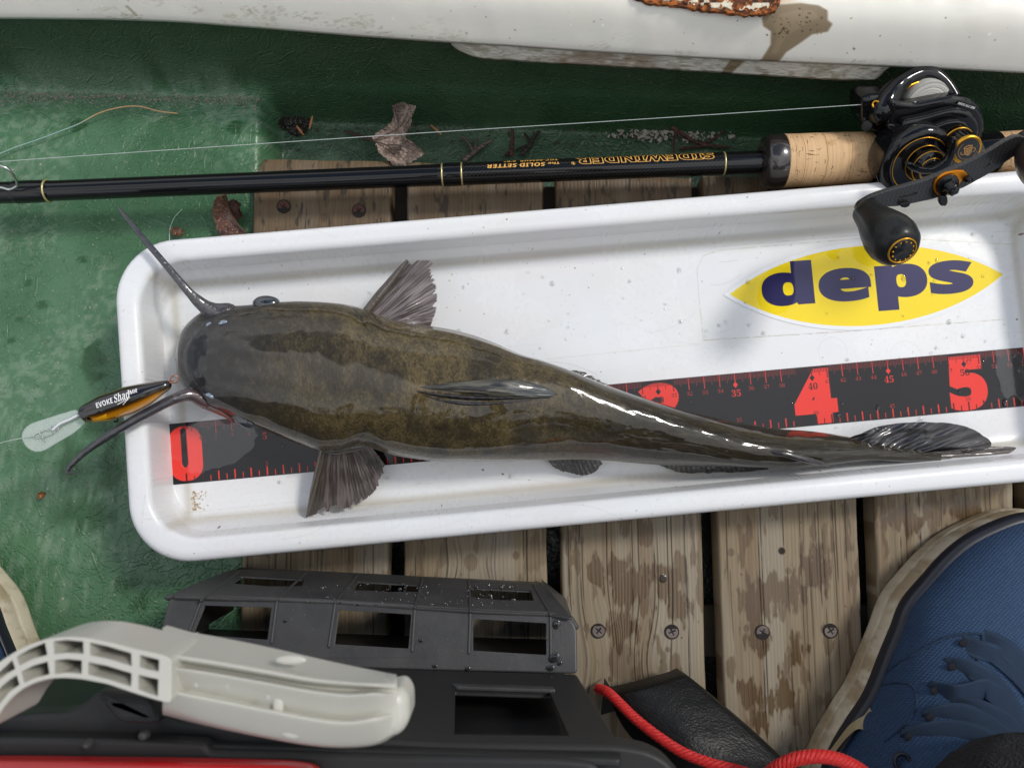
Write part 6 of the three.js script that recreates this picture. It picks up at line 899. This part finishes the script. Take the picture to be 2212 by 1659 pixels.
  const ringOf = (prof, wob = 0) => (u, v) => { const i = Math.round(v * NL) % NL, k = u * (prof.length - 1), a = Math.floor(k), [o, h] = [lerp(prof[a][0], prof[Math.min(prof.length - 1, a + 1)][0], k - a), lerp(prof[a][1], prof[Math.min(prof.length - 1, a + 1)][1], k - a)], p = loop[i].clone().addScaledVector(nrm[i], o + wob * (fbm(i * 0.11, h * 90, 3, 7) - 0.5)); p.y = h; return p; };
  const soleP = [[-0.004, 0.03], [0.001, 0.0292], [0.0034, 0.0285], [0.0044, 0.027], [0.0049, 0.023], [0.005, 0.017], [0.0046, 0.0145], [0.0053, 0.012], [0.0052, 0.004], [0.0044, 0.0012], [0.003, 0.0006], [-0.01, 0.0006]];
  const stripe = [[-0.009, 0.0286], [-0.006, 0.034], [-0.001, 0.0362], [0.003, 0.0346], [0.0046, 0.031], [0.0048, 0.0285]];
  const P7 = (x, y) => [1734 + 0.3564 * x, 1067 + 0.3564 * y], hit = (x, y, up = 0) => { const p = ray2(probe, ...P7(x, y)); return p && p.add(V(0, up, 0)); };
  const laces = [[[985, 908], [1060, 940], [1150, 965], [1250, 1040], [1340, 1130], [1420, 1230]], [[1110, 880], [1200, 925], [1290, 1000], [1380, 1090]], [[918, 1052], [1010, 1062], [1110, 1110], [1210, 1220], [1300, 1380], [1350, 1480]], [[815, 1196], [920, 1204], [1010, 1190], [1090, 1170], [1170, 1220], [1260, 1330], [1330, 1460]], [[790, 1356], [880, 1322], [990, 1330], [1120, 1400], [1230, 1500], [1270, 1560]], [[948, 1290], [1060, 1300], [1170, 1350], [1260, 1440], [1310, 1540]], [[660, 1474], [770, 1432], [900, 1424], [1030, 1446], [1140, 1500], [1200, 1560]]];
  const lacePts = laces.map((l, i) => l.map(([x, y], k) => hit(x, y, k === 0 ? -0.001 : 0.0022 + (i % 2) * 0.0014)).filter(Boolean));
  const holes = [[982, 905], [912, 1050], [808, 1194], [780, 1356], [652, 1474]].map(([x, y]) => hit(x, y, 0.0004)).filter(Boolean);
  const eye1 = hit(588, 1612, 0.004);
  const seams = [[[470, 1120], [560, 1040], [680, 970], [800, 905], [900, 860], [1000, 845], [1090, 850]], [[480, 1160], [560, 1146], [640, 1152], [680, 1180], [692, 1260], [670, 1340], [600, 1420], [500, 1500]], [[1090, 850], [1094, 960], [1060, 1020], [1046, 1140], [960, 1180], [940, 1300]]].map(l => l.map(([x, y]) => hit(x, y, 0.0006)).filter(Boolean));
  const pL = [[398, 1282], [352, 1322], [300, 1380], [230, 1470], [150, 1578]], pR = [[428, 1350], [428, 1455], [345, 1424], [280, 1468], [188, 1578]];
  for (const right of [true, false]) {
    const f = right ? id : mir, fl = right, mapG = l => l.map(f);
    const shoe = add('shoe', upG(f), canvas, man, right ? 'navy canvas lace-up shoe on the right side' : 'navy canvas shoe at the left edge');
    add('sole', grid(soleP.length * 2 - 2, NL, (u, v) => f(ringOf(soleP, 0.0016)(u, v)), { wrapV: true, flip: fl, uv: (p, u, v) => [v, u] }), soleM, shoe);
    add('foxing_stripe', grid(10, NL, (u, v) => f(ringOf(right ? stripe : stripe.map(([o, h]) => [o * 0.35 + 0.003, h - 0.001]), 0.001)(u, v)), { wrapV: true, flip: fl }), navy, shoe);
    lacePts.forEach(l => l.length > 2 && add('lace', sweep(mapG(l), 0.0054, { seg: 20, n: 50, flat: 0.13, sq: 0.4 }), lace, shoe));
    add('eyelets', merge(holes.map(p => ball(f(p), 0.0034, 0.001, 0.0024, 12))), dk, shoe);
    if (eye1) add('metal_eyelet', new THREE.TorusGeometry(0.0042, 0.0013, 8, 24).rotateX(Math.PI / 2 - 0.3).translate(...f(eye1).toArray()), navy, shoe);
    seams.forEach(l => l.length > 2 && add('seam', sweep(mapG(l), 0.0007, { seg: 6, n: 60, flat: 0.7 }), lace, shoe));
    const pa = new THREE.CatmullRomCurve3(pL.map(([x, y]) => at(...P7(x, y), 0.033))), pb = new THREE.CatmullRomCurve3(pR.map(([x, y]) => at(...P7(x, y), 0.042)));
    add('side_patch', grid(40, 8, (u, v) => { const p = pa.getPoint(u).lerp(pb.getPoint(u), v); p.y += 0.0022 * Math.sin(v * Math.PI); return f(p); }, { flip: fl }), mat({ color: rgb(176, 158, 122), roughness: 0.7 }), shoe);
  }
  // body from joints: smooth union of tapered capsules
  const smin = (a, b, k) => { const h = clamp(0.5 + 0.5 * (b - a) / k); return lerp(b, a, h) - k * h * (1 - h); };
  function flesh(bones, center, half, res, k) {
    const mc = new MarchingCubes(res, new THREE.MeshBasicMaterial(), false, false, 400000), S = res / 2, p = V(0, 0, 0), pre = bones.map(([a, b, r, s]) => { const d = b.clone().sub(a); return [a, d, Math.max(1e-9, d.lengthSq()), r, s]; });
    for (let z = 0; z < res; z++) for (let y = 0; y < res; y++) for (let x = 0; x < res; x++) {
      p.set(center.x + (x - S) / S * half, center.y + (y - S) / S * half, center.z + (z - S) / S * half); let d = 1;
      for (const [a, ab, l, r, s] of pre) { const t = clamp(((p.x - a.x) * ab.x + (p.y - a.y) * ab.y + (p.z - a.z) * ab.z) / l), dx = p.x - a.x - ab.x * t, dy = p.y - a.y - ab.y * t, dz = p.z - a.z - ab.z * t; d = smin(d, Math.hypot(dx, dy, dz) - lerp(r, s, t), k); }
      mc.field[x + y * res + z * res * res] = -d;
    }
    mc.isolation = 0; mc.update();
    const n = mc.count, g = new THREE.BufferGeometry(); g.setAttribute('position', new THREE.BufferAttribute(mc.positionArray.slice(0, n * 3), 3)); g.setAttribute('normal', new THREE.BufferAttribute(mc.normalArray.slice(0, n * 3), 3)); g.setAttribute('uv', new THREE.BufferAttribute(Float32Array.from({ length: n * 2 }, (_, i) => { const k = Math.floor(i / 2) * 3, q = mc.positionArray; return i % 2 ? (q[k + 1] + 0.6 * q[k + 2]) * half * 9 : (q[k] + 0.4 * q[k + 2]) * half * 9; }), 2));
    g.scale(half, half, half); g.translate(center.x, center.y, center.z); return g;
  }
  const ankR = at(2150, 1752, 0.1), ankL = mir(ankR), kneeR = V(0.40, 0.47, 0.46), kneeL = V(-0.47, 0.47, 0.46), hipR = V(0.08, 0.46, 0.82), hipL = V(-0.12, 0.46, 0.82), chest = V(-0.02, 0.86, 0.78), neck = V(-0.02, 1.02, 0.7), head = V(-0.02, 1.13, 0.62);
  const shR = V(0.16, 0.95, 0.73), shL = V(-0.2, 0.95, 0.73), elR = V(0.24, 0.7, 0.5), elL = V(-0.28, 0.7, 0.5), wrR = V(0.115, 0.6, 0.22), wrL = V(-0.115, 0.6, 0.22);
  const black = mat({ color: [0.012, 0.012, 0.014], roughness: 0.85, bumpMap: grayTex(512, 512, (u, v) => 0.7 * Math.abs(fbm(u * 5, v * 3, 3, 3) - 0.5) * 2 + 0.08 * noise(u * 170, v * 170, 3)), bumpScale: 0.02 }), jacket = mat({ color: [0.022, 0.024, 0.03], roughness: 0.8 }), skinM = mat({ color: [0.5, 0.31, 0.22], roughness: 0.55 });
  const legs = [[ankR.clone().add(V(0.004, 0.035, 0.01)), kneeR, 0.058, 0.066], [kneeR, hipR, 0.068, 0.092], [ankL.clone().add(V(-0.004, 0.035, 0.01)), kneeL, 0.058, 0.066], [kneeL, hipL, 0.068, 0.092], [hipR, hipL, 0.11, 0.11]];
  const tor = [[V(-0.02, 0.5, 0.84), chest, 0.14, 0.15], [shR, shL, 0.075, 0.075], [chest, neck, 0.13, 0.06], [shR, elR, 0.06, 0.05], [elR, wrR, 0.048, 0.036], [shL, elL, 0.06, 0.05], [elL, wrL, 0.048, 0.036]];
  add('body', merge([flesh([[neck.clone().add(V(0, -0.03, 0.02)), head, 0.055, 0.056], [head, head.clone().add(V(0, 0.03, 0.02)), 0.088, 0.092], [head.clone().add(V(0, -0.07, -0.05)), head.clone().add(V(0, -0.03, -0.04)), 0.05, 0.06], [head.clone().add(V(0, -0.028, -0.1)), head.clone().add(V(0, 0.0, -0.095)), 0.014, 0.009], [head.clone().add(V(0.088, -0.01, 0.01)), head.clone().add(V(0.09, 0.02, 0.012)), 0.012, 0.014], [head.clone().add(V(-0.088, -0.01, 0.01)), head.clone().add(V(-0.09, 0.02, 0.012)), 0.012, 0.014]], head, 0.2, 64, 0.02),
    ...[1, -1].map(s => { const w = s > 0 ? wrR : wrL, c = V(-0.0, 0, 0), pt = (x, y, z) => V(s * x, y, z), palm = pt(0.1, 0.578, 0.15), B = [[w, palm, 0.027, 0.026], [palm, pt(0.098, 0.57, 0.09), 0.025, 0.024]]; for (let k = 0; k < 4; k++) { const z = 0.075 + k * 0.0205, l = [0.9, 1, 0.95, 0.78][k]; B.push([pt(0.098, 0.568, z), pt(0.09, 0.549, z - 0.006), 0.0095, 0.009], [pt(0.09, 0.549, z - 0.006), pt(0.09 - 0.03 * l, 0.5435, z - 0.008), 0.009, 0.0085]); } B.push([pt(0.1, 0.585, 0.135), pt(0.07, 0.585, 0.09), 0.012, 0.0105], [pt(0.07, 0.585, 0.09), pt(0.045, 0.576, 0.07), 0.01, 0.0085]); return flesh(B, pt(0.09, 0.57, 0.13), 0.12, 64, 0.008); })]), skinM, man);
  add('trousers', flesh(legs, V(-0.03, 0.36, 0.62), 0.58, 92, 0.05), black, man);
  add('jacket', flesh(tor, V(-0.02, 0.74, 0.58), 0.46, 84, 0.05), jacket, man);
  const eyeW = mat({ color: [0.7, 0.68, 0.65], roughness: 0.2 }), hair = mat({ color: [0.02, 0.015, 0.012], roughness: 0.7 });
  for (const s of [-1, 1]) add('eye', ball(head.clone().add(V(s * 0.032, 0.004, -0.083)), 0.012, 0.008, 0.008, 14), eyeW, man);
  add('mouth', ball(head.clone().add(V(0, -0.06, -0.103)), 0.022, 0.005, 0.006, 14), mat({ color: [0.4, 0.16, 0.13], roughness: 0.5 }), man);
  add('cap', merge([(() => { const g = new THREE.SphereGeometry(0.106, 28, 14, 0, 6.2832, 0, 1.5); g.translate(head.x, head.y + 0.035, head.z + 0.02); return g; })(), new RoundedBoxGeometry(0.15, 0.008, 0.1, 3, 0.004).rotateX(-0.25).translate(head.x, head.y + 0.05, head.z - 0.12)]), hair, man);
  const tel = thing('phone', 'dark phone held flat by both hands above the fish', 'phone', V(0, 0.545, 0.06));
  add('phone_body', new RoundedBoxGeometry(0.155, 0.008, 0.072, 3, 0.0038).translate(0, 0.5505, 0.062), blackSatin, tel); add('screen', new RoundedBoxGeometry(0.142, 0.0006, 0.064, 2, 0.0003).translate(0, 0.5551, 0.062), blackGloss, tel);
  const seat = thing('bench', 'plain white bench that the person sits on, behind the tackle box', 'bench', V(-0.02, WELL, 0.88));
  const gel = mat({ color: [0.66, 0.65, 0.6], roughness: 0.4 });
  add('bench_top', new RoundedBoxGeometry(1.1, 0.05, 0.3, 4, 0.015).translate(-0.02, 0.325, 0.9), gel, seat); add('bench_base', new RoundedBoxGeometry(1.0, 0.34, 0.22, 3, 0.01).translate(-0.02, 0.135, 0.92), gel, seat);
}
renderer.render(scene, camera);
